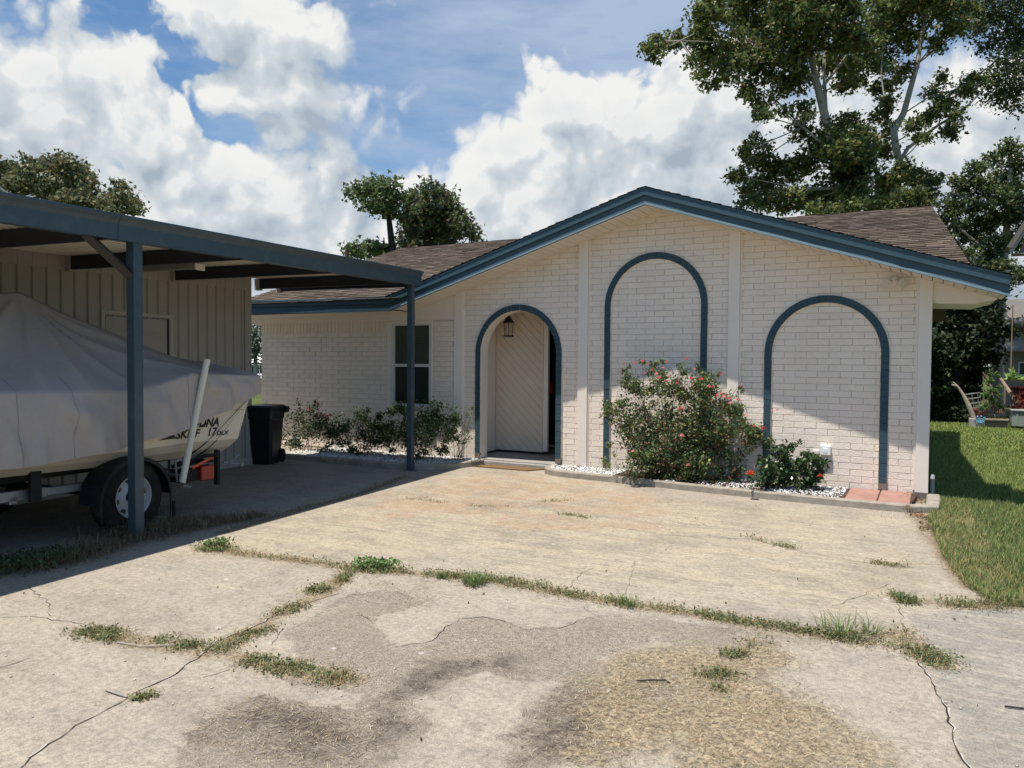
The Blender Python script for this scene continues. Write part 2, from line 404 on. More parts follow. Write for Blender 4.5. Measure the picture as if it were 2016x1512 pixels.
# mortar / backing sheet with the door opening left out (one polygon fan in strips)
def backing(mb, y):
    cx, R, sp = ARCH[0]; r = R-.03
    def quad(a, b, c, d): mb.add([(p[0], y, p[1]) for p in (a, b, c, d)], [(0, 1, 2, 3)])
    z0 = -.12
    quad((XL, z0), (-7.34, z0), (-7.34, 2.1), (XL, 2.1)); quad((-7.34, z0), (-6.59, z0), (-6.59, .70), (-7.34, .70))
    quad((-7.34, 1.96), (-6.59, 1.96), (-6.59, 2.2), (-7.34, 2.2)) ; quad((-6.59, z0), (cx-r, z0), (cx-r, sp), (-6.59, sp)); quad((cx+r, z0), (XR, z0), (XR, sp), (cx+r, sp))
    xs = [cx-r*math.cos(PI*i/32) for i in range(33)]; zs = [sp+r*math.sin(PI*i/32) for i in range(33)]
    for i in range(32): quad((xs[i], zs[i]), (xs[i+1], zs[i+1]), (xs[i+1], rake(xs[i+1])+.03), (xs[i], rake(xs[i])+.03))
    quad((-6.59, sp), (cx-r, sp), (cx-r, rake(cx-r)+.03), (-6.59, rake(-6.59)+.03))
    quad((cx+r, sp), (PKX, sp), (PKX, PKZ+.03), (cx+r, rake(cx+r)+.03)); quad((PKX, sp), (XR, sp), (XR, rake(0)+.03), (PKX, PKZ+.03))
NBR = len(mb.m); backing(mb, 0.0)
mb.m[NBR:] = [1]*(len(mb.m)-NBR); mb.build('front_wall', [m_brickt, m_joint], house, tint=True)
# the other outer walls, one shell
mb = MB()
mb.box(XL, XL+.15, .02, 8.3, -.12, 2.2); mb.box(XR-.15, XR-.002, .02, 8.3, -.12, 2.2); mb.box(XL+.15, XR-.15, 8.15, 8.3, -.12, 2.2)
for x in (XL, XR-.15): mb.prism([(.02, 2.2), (8.3, 2.2), (4.17, 3.6)], 'x', x+.002, x+.14)
mb.build('side_wall', m_brick, house)

# pilasters
def pilaster(x0, x1):
    p = MB(); zt = [rake(x0)+.02, rake(x1)+.02]
    p.prism([(x0, -.02), (x1, -.02), (x1, zt[1]), (x0, zt[0])], 'y', -.038, .002)
    if x1 < -.1: p.prism([(x1, -.02), (x1+.018, -.02), (x1+.018, rake(x1+.018)+.02), (x1, zt[1])], 'y', -.018, .002)
    else:
        p.prism([(x0-.022, -.0), (x0, -.0), (x0, zt[0]), (x0-.022, zt[0])], 'y', -.02, .002)
    return p.build('pilaster', m_trim, house, bevel=.003)
for a, b in ((-6.163, -6.022), (-4.178, -4.038), (-2.183, -2.048), (-.126, .004)): pilaster(a, b)

# arch rings
def arch_ring(ci):
    cx, R, sp = ARCH[ci]; r0 = R-.086; p = MB(); rr = random.Random(ci+40)
    def block(c, mi):                                        # c: 4 corners (x,z)
        n = 4; mx = sum(q[0] for q in c)/4; mz = sum(q[1] for q in c)/4
        y = -.045+rr.random()*.005; k = .94
        o = [(q[0]+(rr.random()-.5)*.003, q[1]+(rr.random()-.5)*.002) for q in c]; i2 = [(mx+(q[0]-mx)*k, mz+(q[1]-mz)*k) for q in o]
        vs = [(q[0], .003, q[1]) for q in o]+[(q[0], y+.004, q[1]) for q in o]+[(q[0], y, q[1]) for q in i2]
        fs = [(i, (i+1) % 4, 4+(i+1) % 4, 4+i) for i in range(4)]; ff = [(4+i, 4+(i+1) % 4, 8+(i+1) % 4, 8+i) for i in range(4)]+[(8, 9, 10, 11)]
        p.add(vs, fs, 2 if mi == 0 else mi); p.add(vs, ff, mi)
    z = -.02; k = 0
    while z < sp-.01:
        z1 = min(z+HB, sp)-.003
        for s in (-1, 1):
            a, b = sorted((cx+s*r0, cx+s*R)); block([(a, z), (b, z), (b, z1), (a, z1)], 1 if k == 0 else 0)
        z += HB; k += 1
    n = int(PI*R/.0685)
    for i in range(n):
        a0, a1 = PI*i/n+.0022/R, PI*(i+1)/n-.0022/R
        block([(cx-r0*math.cos(a0), sp+r0*math.sin(a0)), (cx-R*math.cos(a0), sp+R*math.sin(a0)), (cx-R*math.cos(a1), sp+R*math.sin(a1)), (cx-r0*math.cos(a1), sp+r0*math.sin(a1))], 0)
    # mortar core so gaps do not show the wall
    seg = 40
    path = [(-1, -.02)]+[(-math.cos(PI*i/seg), sp+0) for i in range(0)]
    pts_o = [(cx-R+.004, -.02)]+[(cx-(R-.004)*math.cos(PI*i/seg), sp+(R-.004)*math.sin(PI*i/seg)) for i in range(seg+1)]+[(cx+R-.004, -.02)]
    pts_i = [(cx-r0-.004, -.02)]+[(cx-(r0+.004)*math.cos(PI*i/seg), sp+(r0+.004)*math.sin(PI*i/seg)) for i in range(seg+1)]+[(cx+r0+.004, -.02)]
    for i in range(len(pts_o)-1):
        a, b, c, d = pts_o[i], pts_o[i+1], pts_i[i+1], pts_i[i]
        p.add([(q[0], -.035, q[1]) for q in (a, b, c, d)], [(0, 1, 2, 3)], 3)
    return p.build('brick_arch', [m_blueb, m_raw, m_brick, m_blue], house)
for i in range(3): arch_ring(i)
# rake and eave fascia, swept along the front edge
FY = -.56
path = [(-10.42, 2.135), (LX, LZ), (PKX, PKZ), (RX+.02, RZ-.006)]
def sweep(mb, a, b, y0, y1, mi=0, nseg=1, wob=None, ext=0):
    for (x0, z0), (x1, z1) in zip(path[:-1], path[1:]):
        n = nseg if wob else 1
        for i in range(n):
            xa, xb = x0+(x1-x0)*i/n, x0+(x1-x0)*(i+1)/n; za, zb = z0+(z1-z0)*i/n, z0+(z1-z0)*(i+1)/n
            ba, bb = (wob(xa), wob(xb)) if wob else (b, b)
            if ba <= a+.001 and bb <= a+.001: continue
            mb.prism([(xa, za+a), (xb, zb+a), (xb, zb+bb), (xa, za+ba)], 'y', y0, y1, mi)
mb = MB(); sweep(mb, 0.0, .118, FY, FY+.03); sweep(mb, .112, .185, FY-.028, FY+.03); sweep(mb, .185, .208, FY-.036, FY+.03)
mb.build('fascia', m_blue, house)
def wob(x):
    n = mnoise.noise(Vector((x*2.3, 0, 0)))*.5+mnoise.noise(Vector((x*9, 3, 0)))*.25
    b = .046
    if x > -2.6: b = .034+.010*n*2
    if x > -.9: b = .036+.016*n*2
    if x < LX: b = .046*(min(1, max(0, (x+9.3)/1.3)))
    return b+.004*n
mb = MB(); sweep(mb, .0015, .04, FY-.004, FY-.0015, 0, 90, wob)
mb.build('faded_fascia_edge', m_lblue, house)
# rake soffit planks
mb = MB()
x = -10.4
while x < RX-.01:
    x1 = min(x+.1, RX); zt0, zt1 = rake(x), rake(x1-.004)
    y0, y1 = FY+.03, .0
    if x < LX+.02: zt0 = zt1 = 2.10
    g = .008
    mb.prism([(x, zt0+.004), (x1-g, zt1+.004), (x1-g, zt1+.016), (x, zt0+.016)], 'y', y0, y1)
    x += .1
sx = [(-10.4, 2.118), (LX, 2.122), (PKX, PKZ+.02), (RX, RZ+.02)]
for (a, b), (c, d) in zip(sx[:-1], sx[1:]): mb.prism([(a, b), (c, d), (c, d+.01), (a, b+.01)], 'y', FY+.03, .0, 1)
mb.build('soffit', [m_soff, mat('soffit_groove', (.05,.038,.03), .8)], house)
# frieze, siding panel, eave return
mb = MB()
mb.box(XL, -6.17, -.012, .0, 1.995, 2.105)
mb.prism([(-6.95, 2.02), (-6.165, 2.02), (-6.165, rake(-6.165)+.01), (-6.95, rake(-6.95)+.01)], 'y', -.014, .001)
mb.box(-10.4, XL, -.012, 8.3, 1.99, 2.11)
mb.build('frieze_board', m_trim, house)
mb = MB()
mb.prism([(.004, 2.085), (.42, 2.045), (.60, rake(.60)-.01), (.60, rake(.6)+.01), (.004, rake(.004)+.01)], 'y', -.004, .02)
mb.prism([(.004, 2.055), (.40, 2.035), (.60, 2.09), (.60, 2.10), (.004, 2.085)], 'y', .02, .95)
mb.build('eave_return', m_trim, house)

# roofs: overlapping courses with a real butt edge
def courses(mb, O, e, u, n, elen, ulen, ex=.125, keep=None, seed=1, tabw=(.10, .26), xmax=None):
    rr = random.Random(seed); O = Vector(O); e = Vector(e); u = Vector(u); n = Vector(n)
    nc = int(math.ceil(ulen/ex))
    for i in range(nc):
        a0 = i*ex-.004; a1 = min((i+1)*ex+.01, ulen); s = -rr.random()*.2
        while s < elen:
            w = rr.uniform(*tabw); s1 = min(s+w, elen); s0 = max(s, 0)
            if xmax: s1 = min(s1, xmax((O+u*((a0+a1)/2)).y)-O.x)
            if s1-s0 > .01:
                c = O+e*((s0+s1)/2)+u*((a0+a1)/2)
                if keep is None or keep(c):
                    h = .009+rr.random()*.006; h2 = .001; lo = a0-rr.choice((0, 0, .006, .012))
                    t = rr.choice((.68, .8, .9, 1., 1.05, 1.15, 1.28)); tt = (t, t*(1+(rr.random()-.5)*.06), t*(1+(rr.random()-.5)*.1))
                    q = [O+e*s0+u*lo+n*h, O+e*(s1-.004)+u*lo+n*h, O+e*(s1-.004)+u*a1+n*h2, O+e*s0+u*a1+n*h2, O+e*s0+u*lo, O+e*(s1-.004)+u*lo]
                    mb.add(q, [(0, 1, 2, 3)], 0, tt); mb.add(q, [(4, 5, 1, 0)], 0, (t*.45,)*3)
            s += w
RS = .33; YR = 4.17; E0 = 2.29
un = Vector((0, 1, RS)).normalized(); nn = Vector((0, -RS, 1)).normalized()
def gz(x): return rake(x)+.21
def keep_main(c):
    if LX-.05 < c.x < RX+.05: return c.z > gz(c.x)-.06
    return not (c.x > LX and c.z < 2.3)
mb = MB()
courses(mb, (-10.27, FY-.05, E0-.005), (1, 0, 0), un, nn, 10.7, (YR-FY+.05)*math.sqrt(1+RS*RS), keep=keep_main, seed=5, xmax=lambda y: .35-(y+.2)*.085)
# deck under the courses
zr = E0+RS*(YR-FY)
def mainpt(x, y): return (x, y, E0+RS*(y-FY)-.012)
vl = FY+(gz(PKX)-.02-E0)/RS
mb.add([mainpt(-10.27, FY), mainpt(LX, FY), mainpt(PKX, vl), mainpt(PKX, YR), mainpt(-10.27, YR)], [(0, 1, 2, 3, 4)], 0, .4)
mb.add([mainpt(.35, -.45), mainpt(-.03, YR), mainpt(PKX, YR), mainpt(PKX, vl)], [(0, 1, 2, 3)], 0, .4)
mb.add([(-10.27, YR, zr-.01), (-.03, YR, zr-.01), (.3, 8.9, E0), (-10.27, 8.9, E0)], [(0, 1, 2, 3)], 0, 1.)
# gable roof skins with courses running up from each side
for side in (-1, 1):
    x0, z0 = (LX-.02, LZ+.21) if side < 0 else (RX+.03, RZ+.2)
    dx = PKX-x0; dz = gz(PKX)-z0; ln = math.hypot(dx, dz); u = Vector((dx/ln, 0, dz/ln)); n_ = Vector((-dz/ln*(1 if dx > 0 else -1), 0, abs(dx)/ln))
    kp = lambda c: c.y < FY+(c.z-E0)/RS+.1 or c.y < FY+(.2 if c.x < 0 else .9)
    courses(mb, (x0, FY-.045, z0), (0, 1, 0), u, n_, 4.0, ln, keep=kp, seed=8+side, tabw=(.3, .6))
    p = [(x0, FY-.04, z0-.004), (x0, FY+.05, z0-.004), (PKX, vl, gz(PKX)-.004), (PKX, FY-.04, gz(PKX)-.004)]
    mb.add(p, [(0, 1, 2, 3)], 0, .5)
mb.build('shingle_roof', m_shing, house, tint=True)
mb = MB(); x = -10.3
while x < -.3:
    mb.prism([(YR-.12, zr-.028), (YR, zr+.014), (YR+.12, zr-.028), (YR+.12, zr-.04), (YR-.12, zr-.04)], 'x', x, x+.27); x += .275
mb.build('ridge_cap', m_cap, house); mb = MB(); y = FY+.02
while y < vl:
    mb.prism([(PKX-.13, gz(PKX)-.028), (PKX, gz(PKX)+.02), (PKX+.13, gz(PKX)-.028), (PKX+.13, gz(PKX)-.045), (PKX-.13, gz(PKX)-.045)], 'y', y, y+.26); y += .27
mb.build('ridge_cap', m_cap, house)

# ------------------------------------------------------------------ porch recess, front door, window, small fittings on the house
m_pane = mat('dark_screened_glass', (.012,.022,.018), .25, .5)
m_blind = mat('window_blind', (.075,.095,.08), .5, .3)
m_white = mat('white_frame', (.62,.62,.6), .45, .4, var=.03)
m_door = mat('navy_door', (.012,.022,.04), .35, .5)
m_black = mat('black_metal', (.012,.012,.013), .4, .5)
m_floor = mat('porch_concrete', (.33,.31,.28), .85, .2, var=.2, vscale=4, bump=.3)
mb = MB()
cx, R, sp = ARCH[0]; r0 = R-.086; Y1 = .17
ring = [(cx-r0, -.02)]+[(cx-r0*math.cos(PI*i/36), sp+r0*math.sin(PI*i/36)) for i in range(37)]+[(cx+r0, -.02)]
for (a, b), (c, d) in zip(ring[:-1], ring[1:]): mb.add([(a, -.03, b), (c, -.03, d), (c, Y1, d), (a, Y1, b)], [(0, 1, 2, 3)])
big = [(cx-.95, -.02), (cx-.95, 2.3)]+[(cx-.95+1.9*i/34, 2.3) for i in range(1, 35)]+[(cx+.95, 2.3), (cx+.95, -.02)]
big = [(cx-.95, -.02)]+[(cx-.95 if i < 6 else (cx+.95 if i > 30 else cx-.95+1.9*(i-6)/24), 2.3) for i in range(37)]+[(cx+.95, -.02)]
for (a, b), (c, d), (e, f), (g, h) in zip(ring[:-1], ring[1:], big[:-1], big[1:]): mb.add([(a, Y1, b), (c, Y1, d), (g, Y1, h), (e, Y1, f)], [(0, 1, 2, 3)])
mb.box(-6.05, -5.93, Y1+.001, 1.7, 0, 2.3); mb.box(-4.2, -4.1, Y1+.001, 1.7, 0, 2.3); mb.box(-6.05, -4.1, Y1+.001, 1.8, 2.28, 2.36); mb.box(-6.05, -4.1, 1.62, 1.72, .0, 2.28)
mb.build('porch_lining', m_trim, house)
mb = MB()                                                     # boarded panel, diagonal boards with real grooves
px0, px1, pz0, pz1, PY = -5.90, -5.12, .015, 2.28, .80
mb.box(px0-.02, px1+.005, PY+.012, PY+.05, pz0, pz1)
bw = .098; c_ = -3.0
while c_ < 4:
    a, b = c_+.004, c_+bw*1.414-.006
    poly = [(px0, pz0), (px1, pz0), (px1, pz1), (px0, pz1)]
    # boards run down to the right: x+z = const
    poly = clip_poly(poly, 1, 1, b+px0); poly = clip_poly(poly, -1, -1, -(a+px0)) if len(poly) > 2 else poly
    if len(poly) > 2: mb.prism(poly, 'y', PY, PY+.012)
    c_ += bw*1.414
mb.box(px0-.02, px0+.001, PY-.012, PY+.012, pz0, pz1); mb.box(px1, px1+.018, PY-.016, PY+.06, pz0, pz1)
mb.build('boarded_panel', mat('cream_board', (.70,.60,.49), .5, .3, var=.05, vscale=3), house, bevel=.002)
mb = MB(); mb.box(-5.10, -5.025, PY-.01, PY+.04, 0.03, 2.28); mb.box(-5.60, -5.535, 1.56, 1.63, .0, 2.2); mb.box(-4.6, -4.54, 1.56, 1.63, .0, 2.2); mb.box(-5.535, -4.6, 1.56, 1.63, 2.07, 2.2)
mb.build('door_frame', m_trim, house, bevel=.003)
dr = MB(); dr.cbox(-5.53, -4.605, 1.58, 1.615, .05, 2.065, .004)
for a, b in ((-5.4, -5.1), (-5.04, -4.74)):
    for c, d in ((.25, .85), (1.0, 1.85)): dr.cbox(a, b, 1.573, 1.585, c, d, .006)
door = dr.build('front_door', m_door, house)
mb = MB(); M = Matrix.Translation((-5.33, 1.575, 1.22)) @ Matrix.Rotation(PI/2, 4, 'X')
mb.lathe([(0, .03), (.028, .03), (.032, .0)], 16, M=M); mb.build('deadbolt', m_black, door); mb = MB(); mb.tube([(-5.33, 1.575, 1.05), (-5.33, 1.53, 1.05), (-5.22, 1.53, 1.05)], .012); mb.build('handle', m_black, door)
mb = MB(); mb.cbox(-5.39, -5.31, 1.53, 1.565, .88, 1.04, .008); mb.cbox(-5.37, -5.335, 1.522, 1.532, .92, .97, .004); mb.tube([(-5.37, 1.55, 1.03), (-5.37, 1.55, 1.08), (-5.335, 1.55, 1.08), (-5.335, 1.55, 1.03)], .005, 6)
tag(mb.build('lock_box', mat('red_plastic', (.5,.06,.05), .4)), 'red key lock box hanging on the handle of the dark blue front door', 'lock box')
# porch floor and step
mb = MB(); mb.box(-5.93, -4.25, -.02, 1.62, -.12, -.025); mb.box(-5.80, -4.42, -.10, -.021, -.12, -.045)
tag(mb.build('porch_floor', m_floor, bevel=.006), kind='structure')

# lantern
lt = thing('porch_lantern', 'small black iron lantern with glass sides hanging inside the arched doorway', 'lantern', (-5.50, .42, 2.30))
mb = MB(); mb.tube([(0, 0, .0), (0, 0, -.20)], .006, 6); mb.lathe([(0, -.19), (.012, -.2), (.018, -.225), (.03, -.245), (.055, -.285), (.082, -.325), (.095, -.335), (.098, -.345), (.0, -.345)], 6); mb.build('lamp_cap', m_black, lt)
mb = MB()
for k in range(6):
    a = 2*PI*k/6; mb.tube([(.078*math.cos(a), .078*math.sin(a), -.345), (.068*math.cos(a), .068*math.sin(a), -.53)], .005, 5)
mb.lathe([(0, -.53), (.085, -.53), (.09, -.54), (.085, -.55), (0, -.555)], 6); mb.build('lamp_cage', m_black, lt)
glm = bpy.data.materials.new('clear_glass'); glm.use_nodes = True
_n = glm.node_tree.nodes; _n['Principled BSDF'].inputs['Transmission Weight'].default_value = 1; _n['Principled BSDF'].inputs['Roughness'].default_value = .05; _n['Principled BSDF'].inputs['IOR'].default_value = 1.05
mb = MB(); mb.lathe([(.071, -.35), (.062, -.528)], 6); mb.build('lamp_glass', glm, lt)
mb = MB(); mb.lathe([(0, -.38), (.018, -.39), (.03, -.43), (.02, -.47), (.012, -.53)], 10); mb.build('bulb', mat('frosted_bulb', (.7,.68,.6), .3), lt, smooth=True)

# window with frame, sash, blind and panes
mb = MB()
wx0, wx1, wz0, wz1 = -7.335, -6.595, .685, 1.955
for a, b, c, d, y in ((-7.42, -7.345, .64, 1.99, .018), (-6.59, -6.555, .64, 1.99, .012), (-7.345, -6.59, 1.95, 1.99, .012)): mb.box(a, b, -y, .03, c, d)
win = mb.build('window', m_trim, house, bevel=.003)
mb = MB()
f = .045
mb.box(wx0-.01, wx0+f, -.012, .05, wz0, wz1); mb.box(wx1-f+.01, wx1+.005, -.012, .05, wz0, wz1); mb.box(wx0+f, wx1-f+.01, -.011, .05, wz1-.035, wz1); mb.box(wx0+f, wx1-f+.01, -.011, .05, wz0, wz0+.04); mb.box(wx0+f, wx1-f+.01, -.004, .045, 1.29, 1.335)
mb.build('sash_frame', m_white, win, bevel=.003)
mb = MB(); mb.box(wx0+f, wx1-f+.01, .03, .04, wz0+.04, 1.29); mb.build('window_pane', m_pane, win)
mb = MB(); mb.box(wx0+f, wx1-f+.01, .035, .04, 1.335, wz1-.035, 1)
z = 1.345
while z < wz1-.05:
    mb.add([(wx0+f, .032, z), (wx1-f+.01, .032, z), (wx1-f+.01, .022, z+.022), (wx0+f, .022, z+.022)], [(0, 1, 2, 3)], 0); z += .025
mb.build('window_blind', [m_blind, m_pane], win)

# twin floodlight
fl = thing('twin_floodlight', 'cream twin head floodlight under the soffit above the right hand arch', 'floodlight', (-.375, -.01, 2.315))
mb = MB(); mb.lathe([(0, .022), (.05, .02), (.055, .0)], 18, M=Matrix.Rotation(PI/2, 4, 'X')); mb.build('mounting_plate', m_trim, fl, smooth=True)
def cyl_dir(p, d): return Matrix.Translation(p) @ Vector(d).to_track_quat('Z', 'Y').to_matrix().to_4x4()
for sx, dz in ((-1, -.045), (1, -.035)):
    mb = MB(); base = Vector((sx*.085, -.10, dz)); dr_ = (sx*.25+.35, -1, -.35)
    mb.lathe([(0, -.07), (.02, -.065), (.026, -.03), (.045, .0), (.056, .02), (.058, .03), (.05, .028)], 18, M=cyl_dir(base, dr_))
    mb.tube([(sx*.02, -.02, 0), (sx*.05, -.045, dz*.5+.01), base-Vector(dr_).normalized()*.06], .012, 7)
    h = mb.build('lamp_head', m_trim, fl, smooth=True)
    mb = MB(); mb.lathe([(.05, .024), (.035, .03), (.02, .026), (0, .03)], 18, M=cyl_dir(base, dr_)); mb.build('lens', mat('lamp_lens', (.6,.55,.46), .2), h, smooth=True)
# outlet cover on the right panel
ob = thing('outlet_box', 'white weatherproof outlet box low on the wall under the right arch', 'outlet', (-1.035, -.005, .39))
mb = MB(); mb.cbox(-.068, .048, -.065, .0, -.06, .055, .008); mb.build('cover', mat('white_plastic', (.85,.85,.82), .3), ob)
mb = MB(); mb.cbox(-.035, .02, -.068, -.06, -.03, .025, .003); mb.build('flap', mat('white_plastic', (.85,.85,.82), .3), ob)
mb = MB(); mb.cbox(-1.185, -1.115, -.03, -.004, .335, .385, .006); tag(mb.build('cable_clip_box', m_trim), 'small cream painted box on the bricks left of the white outlet', 'junction box')
# little grey pipe at the right corner
mb = MB(); mb.tube([(.045, .08, -.1), (.045, .08, .10), (.045, .06, .15), (.045, .02, .165), (.045, -.0, .13)], .022, 10); tag(mb.build('vent_pipe', mat('grey_pipe', (.25,.27,.28), .5)), 'short grey bent pipe at the foot of the right corner of the house', 'pipe')
# vent pipe on the roof
vp = at(683, 497, 17.0)
mb = MB(); mb.tube([(vp[0], vp[1], vp[2]-.6), (vp[0], vp[1], vp[2]+.06)], .05, 10); tag(mb.build('roof_vent_pipe', mat('rust_pipe', (.09,.05,.035), .8)), 'rusty vent pipe sticking up behind the carport roof edge', 'pipe')
# door mat
mb = MB(); mb.prism([(-5.47, -.115), (-4.60, -.115), (-4.755, -.385), (-5.62, -.385)], 'z', -.0985, -.083)
tag(mb.build('door_mat', mat('coir_mat', (.20,.13,.07), .95, .05, var=.25, vscale=30, bump=.8, bscale=250), bevel=.003), 'worn brown coir door mat in front of the arched entrance', 'door mat')

# ------------------------------------------------------------------ SHED AND CARPORT (turned about 6 degrees against the house)
CP = (-6.149, -1.123, 0); CRZ = math.atan(.1)
m_cpblue = mat('carport_blue_steel', (.040,.072,.092), .42, .5, var=.10, vscale=5, bump=.06, bscale=20, stain=((.10,.135,.15), .45, 9.))
m_navy = mat('dark_navy_steel', (.012,.016,.028), .45, .5, var=.2, vscale=6)
m_shed = mat('beige_metal_siding', (.44,.405,.365), .5, .4, var=.05, vscale=1.5, stain=((.33,.29,.24), .35, 1.1))
m_cgal = mat('pale_roof_sheet', (.66,.61,.53), .45, .4, var=.06, vscale=2)
WO = -2.35; SL = .0175
carport = thing('carport', 'slate blue steel carport with flat sheet roof over the covered boat', 'carport', CP, CRZ)
def zl(s): return 2.404+SL*s
def yprism(mb, poly, s0, s1, mi=0):            # polygon in (off, dz) following the slope of the carport
    n = len(poly); vs = [(p[0], s0, p[1]+zl(s0)) for p in poly]+[(p[0], s1, p[1]+zl(s1)) for p in poly]
    mb.add(vs, [tuple(range(n))[::-1], tuple(range(n, 2*n))]+[(i, (i+1) % n, n+(i+1) % n, n+i) for i in range(n)], mi)
FP = [(.055, .0), (.06, .12), (.075, .15), (.10, .175), (.10, .195), (-.04, .195), (-.04, .185), (.04, .17), (.045, .01), (-.03, .01), (-.03, .0)]
for a, b, dx in ((-9.5, -4.60, 0), (-4.60, .17, .004)):
    mb = MB(); yprism(mb, [(p[0]+dx, p[1]-dx*.3) for p in FP], a, b); mb.build('fascia_beam', m_cpblue, carport, bevel=.002)
mb = MB(); n = 34
prof = []
x = WO
while x < -.05: prof += [(x, .175), (x+.055, .175), (x+.065, .135), (x+.09, .135), (x+.10, .175)]; x += .10
mb2 = MB(); o = []
for p in prof:
    o += [(p[0], -9.5, p[1]+zl(-9.5)), (p[0], .12, p[1]+zl(.12))]
mb2.add(o, [(2*i, 2*i+1, 2*i+3, 2*i+2) for i in range(len(prof)-1)])
r_ = mb2.build('roof_sheet', m_cgal, carport); sm = r_.modifiers.new('thickness', 'SOLIDIFY'); sm.thickness = .004; sm.offset = 1
for s in (-7.6, -6.2, -4.72, -3.25, -1.85, -.35, .10):
    mb = MB(); z = zl(s); w_ = WO+.01
    zw = .03
    mb.add([(w_, s, z-.012), (.045, s, z-.012), (.045, s, z+.132), (w_, s, z+.132), (w_, s+.045, z-.012), (.045, s+.045, z-.012), (.045, s+.045, z+.132), (w_, s+.045, z+.132)],
           [(0, 3, 2, 1), (4, 5, 6, 7), (0, 1, 5, 4), (2, 3, 7, 6), (1, 2, 6, 5), (3, 0, 4, 7)])
    rb_ = mb.build('roof_beam', m_navy, carport, bevel=.003); mb = MB(); mb.box(w_, w_+.07, s-.02, s+.065, z-.03, z+.13); mb.build('beam_bracket', m_shed, rb_)
for s, w, zb in ((0, .078, -.1), (-4.40, .088, -.1), (-8.8, .088, -.1)):
    mb = MB(); mb.box(-w/2, w/2, s-w/2, s+w/2, zb, zl(s)+.005); mb.box(-w*.9, w*.9, s-w*.9, s+w*.9, zb-.01, zb+.006); mb.build('post', m_cpblue, carport, bevel=.006)
mb = MB(); mb.tube([(-.01, -4.42, 2.05), (-.02, -4.83, zl(-4.8)+.02)], .042, 4); mb.build('brace', mat('brown_brace', (.05,.04,.035), .6), carport)

shed = thing('metal_shed', 'beige ribbed metal shed wall behind the covered boat', 'shed', CP, CRZ)
mb = MB(); x = -9.6; S1 = -.48
prof = []
while x < S1-.05:
    prof += [(x, 0), (x+.118, 0), (x+.126, .024), (x+.148, .024), (x+.156, 0)]; x += .158
prof += [(S1, 0)]
V = []
for a, b in prof: V += [(WO+b, a, .0), (WO+b, a, 2.56)]
mb.add(V, [(2*i, 2*i+1, 2*i+3, 2*i+2) for i in range(len(prof)-1)])
mb.build('wall', m_shed, shed)
mb = MB(); mb.box(WO-4, WO-.002, S1-.01, S1, 0, 2.6); mb.box(WO-4, WO-.002, -9.6, -9.58, 0, 2.6); mb.box(WO-4, WO-3.98, -9.6, S1, 0, 2.6); mb.box(WO-4.1, WO-.01, -9.7, S1+.02, 2.6, 2.64); mb.box(WO-4, WO+.03, -9.6, S1+.01, -.12, .0)
mb.build('shell', m_shed, shed)
mb = MB(); mb.box(WO, WO+.024, S1-.09, S1+.004, 0, 2.56)
for s0, s1 in ((-9.6, S1),): 
    n = 12
    mb.add([(WO+.019, s0, 2.36+SL*s0*.5), (WO+.019, s1, 2.36+SL*s1*.5), (WO+.019, s1, 2.56), (WO+.019, s0, 2.56)], [(0, 1, 2, 3)])
    mb.add([(WO+.0, s0, 2.36+SL*s0*.5), (WO+.0, s1, 2.36+SL*s1*.5), (WO+.019, s1, 2.36+SL*s1*.5), (WO+.019, s0, 2.36+SL*s0*.5)], [(0, 1, 2, 3)])
mb.build('trim', m_shed, shed)
s = -5.2
while s < -.3:
    for zz in (2.33+SL*s*.5,):
        mb = MB(); mb.lathe([(.0, .012), (.008, .01), (.012, .0)], 7, M=Matrix.Translation((WO+.0, s+.02, zz)) @ Matrix.Rotation(PI/2, 4, 'Y')); mb.build('screw', m_black, shed)
    s += .316
D0, D1 = -2.84, -1.84
mb = MB(); mb.box(WO, WO+.03, D0, D0+.045, 0, 1.93); mb.box(WO, WO+.03, D1-.045, D1, 0, 1.93); mb.box(WO, WO+.03, D0+.045, D1-.045, 1.885, 1.93)
mb.build('door_frame', mat('pale_frame', (.52,.48,.42), .5), shed, bevel=.003)
mb = MB(); mb.box(WO+.003, WO+.019, D0+.045, D1-.045, 0, 1.872, 1); mb.cbox(WO+.008, WO+.022, D0+.055, D1-.085, .02, 1.868, .003)
for k in (0, 1):
    y0 = D0+.16+k*.37
    for z0, z1 in ((1.45, 1.70), (.95, 1.35), (.2, .85)): mb.cbox(WO+.018, WO+.028, y0, y0+.27, z0, z1, .008)
dd = mb.build('shed_door', [m_shed, m_black], shed)
mb = MB(); mb.lathe([(0, .05), (.028, .045), (.03, .03), (.012, .02), (.012, 0)], 14, M=Matrix.Translation((WO+.025, D0+.13, .95)) @ Matrix.Rotation(PI/2, 4, 'Y')); mb.build('knob', m_black, dd, smooth=True)
# strip light under the roof
sl_ = thing('strip_light', 'long fluorescent strip light hanging under the carport roof', 'light fitting', CP, CRZ)
mb = MB(); mb.box(-2.02, -.95, -2.82, -2.72, zl(-2.8)-.01, zl(-2.8)+.05); mb.build('housing', mat('grey_housing', (.28,.26,.24), .5), sl_, bevel=.004)
mb = MB(); mb.cbox(-.95, -.93, -2.84, -2.70, zl(-2.8)-.03, zl(-2.8)+.045, .012); mb.build('end_cap', mat('pale_cap', (.7,.67,.6), .4), sl_)

